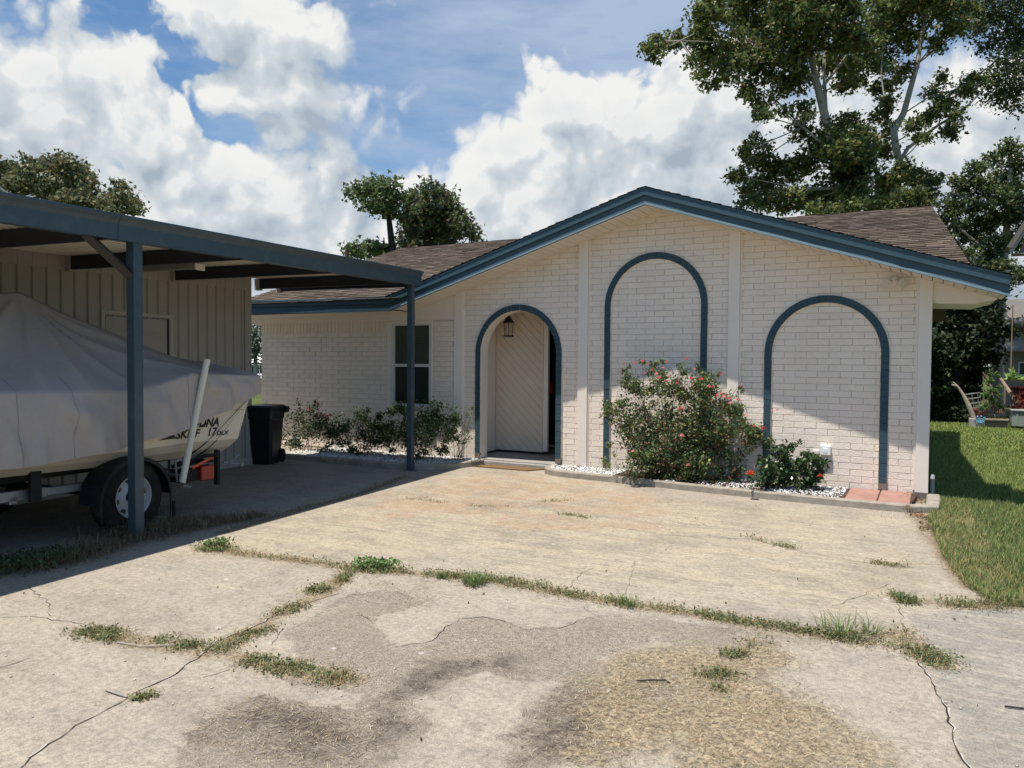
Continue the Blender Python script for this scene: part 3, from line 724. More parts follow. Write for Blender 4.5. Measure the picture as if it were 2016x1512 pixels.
# ------------------------------------------------------------------ BOAT with cover, TRAILER
BC = -1.22                                                     # centre line
m_hull = mat('cream_gelcoat', (.66,.60,.48), .3, .5, var=.03, vscale=2, coat=.15)
m_hull2 = mat('beige_bottom', (.50,.44,.35), .4, .4, var=.05, vscale=2)
m_cover = mat('taupe_canvas', (.43,.375,.335), .9, .1, var=.07, vscale=1.3, bump=.12, bscale=14, stain=((.31,.30,.32), .5, 1.3))
boat = thing('boat', 'cream skiff under a taupe canvas cover, standing on a trailer in the carport', 'boat', CP, CRZ)
def lerp(x, xs, ys): return float(np.interp(x, xs, ys))
def zg(s): return lerp(s, [-9, -4.3, -4.0, -3.55, -2.4, -1.5], [1.19, 1.085, 1.12, 1.225, 1.18, 1.15])
def zb(s): return .46-.03*(s+4)
S0 = -8.2
def send(t): return lerp(t, [0, .12, .2, .55, 1.], [-2.98, -2.86, -2.79, -2.70, -2.58])
def hull_pt(u, t, side=1):
    """u along, t up the side (0 chine .. 1 gunwale)"""
    se = send(t); s = S0+(se-S0)*u
    L_ = se-S0; q = max(0, (s-(se-.12))/.12)
    k = (1-q**3)**(1/2.4) if q < 1 else 0.
    w = (.80 if t <= 0 else lerp(t, [0, .2, 1], [.84, .90, .935]))*k
    zz = zb(s)+(zg(s)-zb(s))*t+ (.05*q*q if t < .3 else 0)
    return Vector((BC+side*w, s, zz))
def hull_at(s, z, side=1, out=.0):
    """surface point of the side at local s and height z"""
    t = (z-zb(s))/(zg(s)-zb(s)); t = min(1, max(0, t)); u = (s-S0)/(send(t)-S0); p = hull_pt(min(u, .999), t, side); p.x += out*side; return p
mb = MB(); NU = 60; us = [i/NU*.8 for i in range(NU//3)]+[.8*(NU//3)/NU+(1-.8*(NU//3)/NU)*(i/(NU*2//3)) for i in range(NU*2//3+1)]
ts = [0, .1, .2, .4, .6, .8, 1]
rows = []
for u in us:
    r = []
    for t in ts: r.append(hull_pt(u, t, 1))
    for t in ts[::-1]: r.append(hull_pt(u, t, -1))
    rows.append(r)
K = len(rows[0]); V = [tuple(p) for r in rows for p in r]; F = []; MI = []
for i in range(len(rows)-1):
    for k in range(K):
        if k == len(ts)-1: continue
        F.append((i*K+k, i*K+(k+1) % K, (i+1)*K+(k+1) % K, (i+1)*K+k)); MI.append(1 if (k in (0, 1, K-1, K-2, K-3)) else 0)
mb.v = V; mb.f = F; mb.m = MI; mb.t = [1]*len(F)
hull = mb.build('hull', [m_hull, m_hull2], boat)
# rub rail
mb = MB(); mb.tube([hull_pt(u, 1, 1)+Vector((.01, 0, -.0)) for u in us], .02, 6); mb.tube([hull_pt(u, 1, -1)+Vector((-.01, 0, -.0)) for u in us], .02, 6); mb.tube([hull_pt(u, .58, 1)+Vector((.003, 0, 0)) for u in us[30:]], .0035, 5)
mb.build('rub_rail', m_hull2, boat)
# lettering, laid on the hull side
m_letter = mat('dark_lettering', (.02,.024,.04), .5)
def lettering(txt, s0, z0, h, shear=.25, wid=1., bold=.012, name='lettering'):
    cu = bpy.data.curves.new('t', 'FONT'); cu.body = txt; cu.size = 1; cu.shear = shear; cu.offset = bold; cu.resolution_u = 3
    to = bpy.data.objects.new('t', cu); COL.objects.link(to); dg = bpy.context.evaluated_depsgraph_get(); me = bpy.data.meshes.new_from_object(to.evaluated_get(dg)); bpy.data.objects.remove(to)
    import bmesh
    bm = bmesh.new(); bm.from_mesh(me)
    bmesh.ops.triangulate(bm, faces=bm.faces[:]); bmesh.ops.subdivide_edges(bm, edges=[e for e in bm.edges if e.calc_length() > .2], cuts=2)
    bm.to_mesh(me); bm.free()
    xs = [v.co.x for v in me.vertices]; x0 = min(xs)
    for v in me.vertices:
        s = s0+(v.co.x-x0)*h/.72*wid; z = z0+v.co.y*h/.72-.03*(s-s0)
        v.co = hull_at(s, z, 1, .004)
    me.materials.clear(); me.materials.append(m_letter); o = bpy.data.objects.new(name, me); COL.objects.link(o); o.parent = boat; return o
lettering('CAROLINA', -3.74, .748, .086, wid=.98, bold=.035)
lettering('SKIFF', -3.70, .652, .078, wid=1.15, bold=.03)
lettering('17', -3.30, .645, .078, wid=1.1, bold=.03)
lettering('DLX', -3.19, .640, .042, wid=1.35, bold=.03)
for (a, b, z0, h) in ((-3.90, -3.70, .655, .045), (-3.42, -3.30, .752, .03)):
    mb = MB(); mb.add([tuple(hull_at(a, z0-.002, 1, .004)), tuple(hull_at(b, z0, 1, .004)), tuple(hull_at(b-.01, z0+h, 1, .004)), tuple(hull_at(a+.12*(b-a)/.2, z0+h*.5, 1, .004))], [(0, 1, 2, 3)]); mb.build('stripe', m_letter, boat)
# straps
mb = MB()
for s1, off in ((-3.52, .0), (-3.36, .0)):
    pts = [hull_at(-2.50-.12*0, 1.0, 1, .02)]
    for i in range(9):
        q = i/8; s = -2.76+(s1+2.76)*q; z = 1.0-(1.0-.44)*q; pts.append(hull_at(s, z, 1, .012+.006*math.sin(q*3)))
    mb = MB()
    for a, b in zip(pts[:-1], pts[1:]):
        w = Vector((0, .012, .012)); mb.add([tuple(a-w), tuple(b-w), tuple(b+w), tuple(a+w)], [(0, 1, 2, 3)])
    sp_ = mb.build('tie_down_strap', m_black, boat); sp_.modifiers.new('t', 'SOLIDIFY').thickness = .003
# the cover
def zr_(s): return lerp(s, [-9, -7.5, -5.6, -4.9, -4.52, -4.17, -3.81, -3.36, -2.9, -2.42, -2.03, -1.9], [1.25, 1.45, 1.82, 1.90, 1.955, 1.82, 1.70, 1.555, 1.42, 1.30, 1.225, 1.16])
def zh(s): return lerp(s, [-9, -5.34, -4.95, -4.5, -4.06, -3.6, -3.16, -2.83, -2.6, -2.2], [.60, .59, .59, .62, .69, .746, .895, 1.00, 1.05, 1.08])
mb = MB(); NU2, NS, NT = 240, 26, 34
vs_ = []
for i in range(NU2+1):
    u = i/NU2; row = []
    for side in (1, -1):
        seq = []
        g = hull_pt(min(u*1.0, 1), 1, side); s = g.y
        q = max(0, (s-(send(1)-.12))/.12); cap = .045+.02*q
        gx = g.x+side*cap*(1 if q < .98 else .3); gy = g.y+(.04*q)
        for k in range(NT):                                    # ridge -> gunwale
            v = k/(NT-1); zc = zr_(s); z = zc+(zg(s)+.03-zc)*v+.05*math.sin(v*PI)*(-1.2 if zc > 1.4 else .15)
            x = BC+(gx-BC)*v; y = s+(gy-s)*v
            r = math.hypot((s+4.52)*1.0, (x-BC)*1.0); ang = math.atan2(x-BC, s+4.52)
            fs_ = math.sin(ang*7+1.3+1.2*mnoise.noise(Vector((r*1.2, ang, 2)))); fold = .085*(1-abs(fs_))**2.0*min(1, r*2.2)*max(0, 1-r/2.0)
            wr = .034*mnoise.noise(Vector((s*1.6, x*2.4, 5)))+.008*mnoise.noise(Vector((s*7, x*5, 9)))
            edge = min(1, (1-v)*5)*min(1, v*8+.2)
            seq.append((x, y, z+(fold+wr)*edge))
        for k in range(1, NS):                                 # skirt
            v = k/(NS-1); z0 = zg(s)+.03; z1 = zh(s); z = z0+(z1-z0)*v
            big_ = abs(mnoise.noise(Vector((s*2.6+z*.9, z*.9, 3))))*.13-.03+.034*mnoise.noise(Vector((s*5.5-z*2, z*1.5, 8)))+.010*mnoise.noise(Vector((s*13, z*5, 1)))
            pull = .06*max(0, math.sin(s*3.9+z*2.5))**3
            x = gx+side*max(.006+.012*v, (big_+.035)*min(1, v*3)-pull*min(1, v*2)+.02*v); 
            x = BC+(x-BC)*(1-.0*v); seq.append((x, gy-.12*q*v*0, z+.012*mnoise.noise(Vector((s*3, v*2, 4)))))
        row.append(seq)
    vs_.append(row[0][::-1]+row[1][1:])
K = len(vs_[0]); mb.v = [tuple(map(float, p)) for r in vs_ for p in r]
mb.f = [(i*K+k, i*K+k+1, (i+1)*K+k+1, (i+1)*K+k) for i in range(NU2) for k in range(K-1)]; mb.m = [0]*len(mb.f); mb.t = [1]*len(mb.f)
cov = mb.build('canvas_cover', m_cover, boat, smooth=True)
for s in (-5.22, -4.78, -3.62):
    mb = MB(); pts = []
    for k in range(NS+NT-1):
        i = min(range(NU2+1), key=lambda a: abs(vs_[a][k][1]-s)); p = vs_[i][k]; pts.append((p[0]+.002, s+.004*math.sin(k*.5), p[2]+.001))
    mb.tube(pts[:NS+6], .0025, 5); mb.build('seam', mat('seam_thread', (.34,.30,.29), .9), cov)

trailer = thing('boat_trailer', 'galvanised single axle boat trailer under the covered skiff', 'trailer', CP, CRZ)
m_galv = mat('galvanised_steel', (.27,.275,.29), .5, .5, metal=.5, var=.3, vscale=9, stain=((.16,.09,.05), .5, 7.))
m_tyre = mat('tyre_rubber', (.022,.020,.018), .9, .15, var=.35, vscale=8, stain=((.10,.085,.065), .5, 6.))
m_plast = mat('black_plastic', (.012,.013,.014), .6, .25, var=.3, stain=((.06,.055,.045), .5, 5.))
mb = MB()
for sd in (1, -1):
    x = BC+sd*.72
    for a, b, h in ((-9.2, -4.83, .078), (-4.83, -3.45, .062)):
        za, zb_ = .330-.02*(a+5), .330-.02*(b+5)
        mb.add([(x-.03, a, za-h/2), (x+.03, a, za-h/2), (x+.03, a, za+h/2), (x-.03, a, za+h/2), (x-.03, b, zb_-h/2), (x+.03, b, zb_-h/2), (x+.03, b, zb_+h/2), (x-.03, b, zb_+h/2)], [(0, 1, 2, 3)[::-1], (4, 5, 6, 7), (0, 4, 5, 1)[::-1], (1, 5, 6, 2)[::-1], (2, 6, 7, 3)[::-1], (3, 7, 4, 0)[::-1]])
for s in (-6.6, -5.1, -3.5): mb.box(BC-.75, BC+.75, s-.03, s+.03, .27, .33)
fr_ = mb.build('frame', m_galv, trailer, bevel=.004)
mb = MB(); mb.tube([(BC-.8, -4.22, .2), (BC+.84, -4.22, .2)], .03, 8); mb.build('axle', m_plast, trailer)
for sd in (1, -1):
    mb = MB(); mb.box(BC+sd*.5-.04, BC+sd*.5+.04, -7.5, -3.3, .40, .45); mb.build('bunk', mat('bunk_carpet', (.04,.035,.03), .95), trailer)
mb = MB(); mb.box(BC+.80, BC+.83, -5.02, -4.93, .28, .60); mb.build('bunk_bracket', m_plast, trailer)
WX = BC+.90; WS = -4.22; WZ = .205; WR = .315
for sd in (1, -1):
    Mw = Matrix.Translation((BC+sd*.90, WS, WZ)) @ Matrix.Rotation(sd*PI/2, 4, 'Y')
    mb = MB(); mb.lathe([(.175, -.085), (.20, -.095), (.27, -.092), (.30, -.078), (.313, -.055), (.315, 0), (.313, .055), (.30, .078), (.27, .092), (.24, .096), (.20, .094), (.178, .085), (.172, .06)], 48, M=Mw)
    w_ = mb.build('wheel', m_tyre, trailer, smooth=True)
    for k in range(48): pass
    mb = MB(); mb.lathe([(.172, .0), (.176, .06), (.182, .088), (.176, .09), (.168, .07), (.160, .045), (.15, .04), (.135, .046), (.1, .06), (.075, .07), (.06, .062), (.05, .035), (.0, .03)], 40, M=Mw)
    for k in range(8):
        a = 2*PI*k/8+.2; c_, s_ = math.cos(a), math.sin(a); q = []
        for rr_, da in ((.122, -.13), (.150, -.17), (.150, .17), (.122, .13)): q.append((rr_*math.cos(a+da), rr_*math.sin(a+da)))
        mb.prism(q, 'z', .040, .0525, 1, M=Mw)
    for k in range(5):
        a = 2*PI*k/5; mb.lathe([(0, .078), (.009, .076), (.009, .05)], 6, 1, M=Mw @ Matrix.Translation((.055*math.cos(a), .055*math.sin(a), 0)))
    mb.lathe([(0, .105), (.022, .103), (.034, .09), (.036, .04)], 14, 2, M=Mw); mb.build('rim', [mat('white_rim', (.45,.455,.47), .5, .4, var=.15), m_black, mat('rusty_hub', (.05,.035,.03), .8)], w_)
    mb = MB(); 
    arc = [(-.37, -.02)]+[(-.35*math.cos(PI*i/18)*(1.03), .350*math.sin(PI*i/18)*.98+.0) for i in range(1, 18)]+[(.365, -.02)]
    for (a, b), (c, d) in zip(arc[:-1], arc[1:]):
        x0, x1 = (BC+sd*.78, BC+sd*1.03); mb.add([(x0, WS+a, WZ+b), (x1, WS+a, WZ+b), (x1, WS+c, WZ+d), (x0, WS+c, WZ+d)], [(0, 1, 2, 3)])
        mb.add([(x1, WS+a, WZ+b), (x1+sd*.004, WS+a*.95, WZ+b-.035 if b > 0 else b), (x1+sd*.004, WS+c*.95, WZ+d-.035 if d > 0 else d), (x1, WS+c, WZ+d)], [(0, 1, 2, 3)])
    fo = mb.build('fender', m_plast, trailer, smooth=False); fo.modifiers.new('t', 'SOLIDIFY').thickness = .006
mb = MB(); mb.box(BC+.97, BC+.985, -3.80, -3.775, -.06, .10); mb.build('mud_flap', m_plast, trailer)
# guide post: white pipe
mb = MB(); a = Vector((BC+.99, -3.70, .255)); b = Vector((BC+1.03, -3.43, 1.385)); mb.tube([a, b], .030, 18, cap=False); mb.tube([b, a], .0255, 18, cap=False)
mb.tube([a, a+Vector((0, 0.001, .001))], .03, 18); d_ = (b-a).normalized(); mb.lathe([(0, .002), (.005, .001)], 8, 1, M=cyl_dir(b-d_*.07+Vector((.0305, 0, 0)), (1, 0, 0)))
mb.build('guide_pole', [mat('pvc_pipe', (.70,.65,.54), .4, .4, var=.04), m_black], trailer, smooth=True)
mb = MB(); mb.tube([(BC+.75, -3.66, .31), (BC+.99, -3.70, .31), (BC+.99, -3.70, .25)], .018, 8); mb.tube([(BC+.95, -3.72, .26), (BC+.95, -3.74, .45), (BC+.97, -3.70, .47)], .009, 6); mb.tube([(BC+.99, -3.70, .22), (BC+.99, -3.60, .20)], .012, 6)
mb.build('pole_bracket', m_galv, trailer)
mb = MB(); mb.cbox(BC+.83, BC+.93, -3.40, -3.24, .22, .36, .008); tl = mb.build('tail_light', mat('red_lens', (.35,.03,.02), .3, .5), trailer)
mb = MB(); mb.tube([(BC+.93, -3.52, .36), (BC+.93, -3.26, .435)], .014, 4); mb.build('side_marker', mat('orange_lens', (.8,.16,.06), .35), trailer)
mb = MB(); mb.box(BC+.90, BC+.945, -3.22, -3.185, .16, .50); mb.box(BC+.7, BC+.92, -3.52, -3.2, .385, .40); mb.box(BC+.75, BC+.9, -3.62, -3.42, .23, .34); mb.tube([(BC+.75, -3.6, .37), (BC+.93, -3.35, .46), (BC+.93, -3.2, .45)], .02, 6); mb.build('light_bracket', m_plast, trailer)
mb = MB(); mb.tube([(BC+.93, -3.05, .34), (BC+.93, -2.92, .42)], .008, 6); mb.tube([(BC+.9, -3.1, .36), (BC+.94, -2.9, .32)], .010, 6); mb.lathe([(0, .02), (.02, .015), (.02, -.015), (0, -.02)], 8, M=Matrix.Translation((BC+.94, -2.88, .315))); mb.build('tie_hook', m_galv, trailer)

# ------------------------------------------------------------------ wheelie bin
bn = thing('wheelie_bin', 'black plastic wheelie bin standing by the corner of the metal shed', 'bin', (-8.33, -1.62, -.1), .35); bn.scale = (.82, .82, 1)
m_bin = mat('black_bin_plastic', (.008,.010,.017), .45, .4, var=.1, vscale=8)
mb = MB(); h = .80
def ringpts(w, d, z, c=.04): return [(-w+c, -d, z), (w-c, -d, z), (w, -d+c, z), (w, d-c, z), (w-c, d, z), (-w+c, d, z), (-w, d-c, z), (-w, -d+c, z)]
lv = [(.175, .18, 0), (.182, .186, .02), (.205, .22, .30), (.222, .245, h-.16), (.235, .26, h-.155), (.24, .262, h-.06), (.252, .275, h-.055), (.252, .275, h-.01)]
vs = []
for w, d, z in lv: vs += ringpts(w, d, z)
mb.add(vs, [(i*8+k, i*8+(k+1) % 8, (i+1)*8+(k+1) % 8, (i+1)*8+k) for i in range(len(lv)-1) for k in range(8)]+[tuple(range(8))[::-1], tuple(range((len(lv)-1)*8, len(lv)*8))])
mb.build('bin_body', m_bin, bn, bevel=.004)
mb = MB(); vs = ringpts(.262, .285, h-.012)+ringpts(.265, .288, h+.012)+ringpts(.23, .25, h+.035); mb.add(vs, [(i*8+k, i*8+(k+1) % 8, (i+1)*8+(k+1) % 8, (i+1)*8+k) for i in range(2) for k in range(8)]+[tuple(range(16, 24)), tuple(range(8))[::-1]])
mb.build('lid', m_bin, bn, bevel=.004)
mb = MB(); mb.tube([(-.2, .27, h-.06), (-.2, .345, h-.02), (.2, .345, h-.02), (.2, .27, h-.06)], .016, 8)
mb.build('handle', m_bin, bn); mb = MB(); mb.box(.225, .30, .16, .285, h-.07, h+.01); mb.build('hinge', m_bin, bn)
for sd in (-1, 1):
    mb = MB(); mb.lathe([(0, .03), (.09, .03), (.1, .02), (.1, -.02), (.09, -.03), (0, -.03)], 20, M=Matrix.Translation((sd*.2, .2, .1)) @ Matrix.Rotation(PI/2, 4, 'Y')); mb.build('wheel', m_tyre, bn, smooth=True)

# ------------------------------------------------------------------ GROUND
def sdpoly(P, poly):
    """signed distance of points P (n,2) to a polygon, positive inside"""
    poly = np.asarray(poly, float); d = np.full(len(P), 1e9); ins = np.zeros(len(P), bool)
    for i in range(len(poly)):
        a, b = poly[i], poly[(i+1) % len(poly)]; ab = b-a; t = np.clip(((P-a)@ab)/(ab@ab+1e-12), 0, 1)
        d = np.minimum(d, np.hypot(*(P-(a+t[:, None]*ab)).T))
        c = ((a[1] > P[:, 1]) != (b[1] > P[:, 1])); xx = (b[0]-a[0])*(P[:, 1]-a[1])/(b[1]-a[1]+1e-12)+a[0]; ins ^= c & (P[:, 0] < xx)
    return np.where(ins, d, -d)
def GP(pts): return np.array([G(x, y)[:2] for x, y in pts])
# measured outlines on the driveway
R_PEB = GP([(700,1170),(760,1160),(830,1190),(740,1215),(745,1260),(790,1274),(850,1262),(880,1232),(905,1218),(950,1215),(1010,1226),(1035,1241),(1101,1236),(1176,1214),(1290,1210),(1340,1225),(1420,1240),(1470,1262),(1455,1280),(1380,1275),(1280,1260),(1215,1282),(1190,1300),(1180,1330),(1130,1345),(1000,1335),(960,1318),(890,1340),(810,1380),(845,1440),(800,1470),(745,1500),(730,1560),(330,1560),(385,1450),(420,1400),(500,1375),(560,1385),(700,1400),(720,1370),(650,1350),(560,1340),(540,1310),(600,1290),(560,1250)])
R_DARK1 = GP([(425,1400),(500,1378),(565,1392),(700,1398),(725,1440),(712,1490),(650,1520),(525,1500),(450,1465),(405,1445)])
R_DARK2 = GP([(690,1395),(750,1360),(810,1320),(890,1300),(950,1294),(1010,1286),(1060,1300),(1010,1318),(950,1322),(890,1340),(810,1380),(845,1440),(800,1470),(745,1500),(730,1560),(690,1560),(720,1480),(725,1445)])
R_DARK3 = GP([(1110,1350),(1180,1340),(1240,1310),(1300,1330),(1330,1380),(1310,1440),(1240,1490),(1160,1510),(1080,1520),(1000,1512),(1000,1450),(1030,1400),(1060,1375)])
R_THAT = GP([(1187,1302),(1252,1282),(1373,1277),(1433,1302),(1469,1282),(1524,1272),(1564,1297),(1484,1333),(1534,1363),(1554,1383),(1605,1393),(1640,1428),(1705,1449),(1746,1469),(1735,1560),(1320,1560),(1353,1484),(1322,1456),(1282,1479),(1200,1490),(1160,1512),(1120,1480),(1170,1430),(1150,1380)])
WARM = GP([(300,1080),(430,1060),(960,915),(1080,930),(1240,965),(1800,1020),(1860,1110),(1900,1190),(1700,1250),(1400,1190),(1100,1150),(850,1110),(680,1115),(400,1090)])
ORNG = GP([(860,935),(1080,930),(1240,965),(1350,990),(1300,1040),(1150,1060),(980,1050),(860,1010),(700,1040),(640,1020)])
RSLAB = GP([(1790,1215),(1990,1190),(2300,1190),(2400,1560),(1920,1560),(1880,1440),(1830,1340)])
xs = np.concatenate([np.arange(-16, -7, .4), np.arange(-7, 2.6, .028), np.arange(2.6, 7, .3)])
ys = np.concatenate([np.arange(-16, -8.2, .4), np.arange(-8.2, -.8, .028), np.arange(-.8, .3, .12)])
gx, gy = np.meshgrid(xs, ys); P2 = np.stack([gx.ravel(), gy.ravel()], 1); nx, ny = len(xs), len(ys)
attrs = {'peb': sdpoly(P2, R_PEB), 'dark': np.maximum.reduce([sdpoly(P2, R_DARK1), sdpoly(P2, R_DARK2), sdpoly(P2, R_DARK3)]), 'thatch': sdpoly(P2, R_THAT), 'warm': sdpoly(P2, WARM), 'orange': sdpoly(P2, ORNG), 'rslab': sdpoly(P2, RSLAB)}
SEAMS = [[(405,1082),(450,1085),(560,1100),(640,1110),(740,1122),(840,1130),(960,1140),(1090,1165),(1250,1192),(1440,1222),(1620,1250),(1790,1248)],[(690,1122),(640,1165),(560,1205),(450,1268),(400,1290)],[(160,1242),(260,1262),(400,1285)],[(440,1285),(540,1315),(690,1338)],[(1775,1255),(1850,1310)],[(1780,1180),(1870,1190),(1990,1190)],[(1800,1010),(1850,1080),(1905,1155)],[(440,1048),(700,975),(800,938)],[(0,1130),(200,1080),(430,1030)]]
sm_ = np.full(len(P2), 9.)
for pl in SEAMS:
    pp = GP(pl)
    for a, b in zip(pp[:-1], pp[1:]):
        ab = b-a; t = np.clip(((P2-a)@ab)/(ab@ab), 0, 1); sm_ = np.minimum(sm_, np.hypot(*(P2-(a+t[:, None]*ab)).T))
attrs['seam'] = sm_
attrs['peb'] = np.maximum(attrs['peb'], np.maximum(attrs['dark'], attrs['thatch']))
V = np.stack([P2[:, 0], P2[:, 1], np.full(len(P2), -.1)], 1)
i0 = (np.arange(ny-1)[:, None]*nx+np.arange(nx-1)[None, :]).ravel(); F = np.stack([i0, i0+1, i0+nx+1, i0+nx], 1)
def drive_mat():
    M = bpy.data.materials.new('driveway_concrete'); M.use_nodes = True; nt = M.node_tree; N = nt.nodes; L = nt.links; b = N['Principled BSDF']
    b.inputs['Roughness'].default_value = .9; b.inputs['Specular IOR Level'].default_value = .15
    tc = N.new('ShaderNodeTexCoord'); O = tc.outputs['Object']
    def noise(scale, det=6, rough=.6, st=None, vec=None):
        v = vec or O
        if st:
            mp = N.new('ShaderNodeMapping'); mp.inputs['Scale'].default_value = st; mp.inputs['Rotation'].default_value = (0, 0, .06); L.new(v, mp.inputs[0]); v = mp.outputs[0]
        n = N.new('ShaderNodeTexNoise'); n.inputs['Scale'].default_value = scale; n.inputs['Detail'].default_value = det; n.inputs['Roughness'].default_value = rough; L.new(v, n.inputs['Vector']); return n.outputs[0]
    def ma(op, a, b_=None, c=None, clamp=False):
        n = N.new('ShaderNodeMath'); n.operation = op; n.use_clamp = clamp
        for k, v in enumerate((a, b_, c)):
            if v is None: continue
            if isinstance(v, (int, float)): n.inputs[k].default_value = v
            else: L.new(v, n.inputs[k])
        return n.outputs[0]
    def ss(x, a, c, lo=0., hi=1.):
        n = N.new('ShaderNodeMapRange'); n.interpolation_type = 'SMOOTHSTEP'; L.new(x, n.inputs[0]); n.inputs[1].default_value = a; n.inputs[2].default_value = c; n.inputs[3].default_value = lo; n.inputs[4].default_value = hi; return n.outputs[0]
    def mx(f, a, c, blend='MIX'):
        n = N.new('ShaderNodeMix'); n.data_type = 'RGBA'; n.blend_type = blend
        if isinstance(f, (int, float)): n.inputs[0].default_value = f
        else: L.new(f, n.inputs[0])
        for k, v in ((6, a), (7, c)):
            if isinstance(v, tuple): n.inputs[k].default_value = (*v, 1)
            else: L.new(v, n.inputs[k])
        return n.outputs[2]
    def at_(nm):
        a = N.new('ShaderNodeAttribute'); a.attribute_name = nm; return a.outputs['Fac']
    big = noise(.55, 7, .6); mid = noise(3.1, 8, .68); fine = noise(38, 6, .7); grit = noise(150, 3, .8); pit = noise(75, 4, .75)
    streak = noise(1.0, 8, .72, (1.2, 5.5, 1)); streak2 = noise(2.3, 7, .74, (1.4, 8, 1))
    edn = noise(7.5, 9, .82); edge = ma('ADD', ma('MULTIPLY', ma('SUBTRACT', mid, .5), .16), ma('ADD', ma('MULTIPLY', ma('SUBTRACT', edn, .5), .26), ma('MULTIPLY', ma('SUBTRACT', fine, .5), .10))); sof = ss(noise(1.9, 3, .5), .42, .66, .010, .10)
    warm = ss(ma('ADD', at_('warm'), ma('MULTIPLY', ma('SUBTRACT', big, .5), 1.2)), -.35, .55)
    c = mx(warm, (.348,.304,.245), (.390,.334,.243))
    wk = ma('MULTIPLY_ADD', warm, .65, .35); c = mx(ma('MULTIPLY', wk, ss(streak, .47, .72, 0, .9)), c, (.245,.215,.17))                       # grey dirt streaks
    c = mx(ma('MULTIPLY', wk, ss(streak2, .50, .68, 0, .75)), c, (.215,.19,.15))
    streak3 = noise(7.0, 5, .75, (1.4, 8, 1)); c = mx(ma('MULTIPLY', wk, ss(streak3, .52, .70, 0, .65)), c, (.235,.205,.16)); c = mx(ma('MULTIPLY', wk, ss(streak3, .30, .44, .65, 0)), c, (.52,.46,.36))
    c = mx(ss(streak, .28, .44, .55, 0), c, (.47,.41,.30))                   # pale worn streaks
    c = mx(ss(mid, .5, .72, 0, .5), c, (.26,.235,.205))
    og = ss(ma('ADD', at_('orange'), ma('MULTIPLY', ma('SUBTRACT', mid, .5), 1.5)), -.1, .4)
    c = mx(ma('MULTIPLY', og, ss(mid, .38, .62, 0, .8)), c, (.36,.250,.165))
    og2 = noise(1.6, 5, .6, (1, 3, 1)); c = mx(ma('MULTIPLY', ma('MULTIPLY', warm, ss(og2, .56, .7)), .35), c, (.38,.275,.18))
    rs = ss(ma('ADD', at_('rslab'), edge), -.01, .03)
    c = mx(ma('MULTIPLY', rs, ss(streak2, .40, .56, 0, .8)), c, (.20,.185,.16))
    c = mx(ma('MULTIPLY', rs, .35), c, (.30,.28,.25))
    peb = ma('MULTIPLY_ADD', ma('DIVIDE', ma('ADD', at_('peb'), edge), sof), .5, .5, True)
    pc = mx(ss(pit, .36, .60), (.175,.146,.115), (.31,.265,.21)); pc = mx(ss(grit, .50, .66, 0, .75), pc, (.47,.42,.35))
    patch = noise(1.3, 6, .65); pc = mx(ss(patch, .35, .60, 0, .65), pc, (.285,.245,.19)); pc = mx(ss(mid, .52, .70, 0, .6), pc, (.20,.165,.13))
    c = mx(peb, c, pc)
    dk = ma('MULTIPLY', ss(ma('ADD', at_('dark'), ma('MULTIPLY', edge, 2.6)), -.06, .12), ss(noise(5.5, 7, .7), .32, .55, .35, 1))
    dcol = mx(ss(fine, .40, .62), (.070,.055,.044), (.145,.120,.096)); dcol = mx(ss(grit, .57, .68, 0, .6), dcol, (.40,.35,.29))
    c = mx(ma('MULTIPLY', dk, .95), c, dcol)
    th = ss(ma('ADD', at_('thatch'), ma('MULTIPLY', edge, 1.6)), -.12, .14)
    tcol = mx(ss(fine, .38, .62), (.24,.185,.12), (.40,.315,.205))
    c = mx(ma('MULTIPLY', th, ss(mid, .30, .46, .35, .95)), c, tcol)
    bl = noise(1.7, 8, .72); c = mx(ss(bl, .49, .66, 0, .62), c, (.235,.205,.165)); c = mx(ss(bl, .30, .45, .35, 0), c, (.44,.385,.29)); bl2 = noise(9, 6, .75); c = mx(ss(bl2, .52, .66, 0, .55), c, (.205,.18,.15)); c = mx(ss(bl2, .30, .40, .35, 0), c, (.48,.43,.35))
    rim = ss(ma('ABSOLUTE', ma('ADD', at_('peb'), edge)), .003, .014, .5, 0); c = mx(ma('MULTIPLY', rim, ss(mid, .38, .55)), c, (.12,.10,.08))
    se = ss(ma('ADD', at_('seam'), ma('MULTIPLY', edge, -.6)), .015, .11, .9, 0); c = mx(ma('MULTIPLY', se, ss(fine, .30, .55, .5, 1)), c, mx(ss(fine, .40, .60), (.15,.11,.075), (.30,.235,.16)))
    # fine speckle everywhere
    sp = ss(grit, .32, .68, .72, 1.24); v = N.new('ShaderNodeVectorMath'); v.operation = 'SCALE'; L.new(c, v.inputs[0]); L.new(sp, v.inputs['Scale'])
    sp2 = ss(fine, .32, .66, .80, 1.17); v2 = N.new('ShaderNodeVectorMath'); v2.operation = 'SCALE'; L.new(v.outputs[0], v2.inputs[0]); L.new(sp2, v2.inputs['Scale'])
    vo = N.new('ShaderNodeTexVoronoi'); vo.inputs['Scale'].default_value = 3.2; vo.inputs['Randomness'].default_value = 1; L.new(O, vo.inputs['Vector'])
    spot = ss(vo.outputs['Distance'], .035, .06, 1, 0); pale = mx(ma('MULTIPLY', spot, .8), v2.outputs[0], (.50,.47,.43))
    L.new(pale, b.inputs['Base Color'])
    h = ma('ADD', ma('MULTIPLY', peb, -.9), ma('ADD', ma('MULTIPLY', grit, ma('MULTIPLY_ADD', peb, .55, .18)), ma('ADD', ma('MULTIPLY', fine, ma('MULTIPLY_ADD', peb, .8, .22)), ma('MULTIPLY', streak2, .25))))
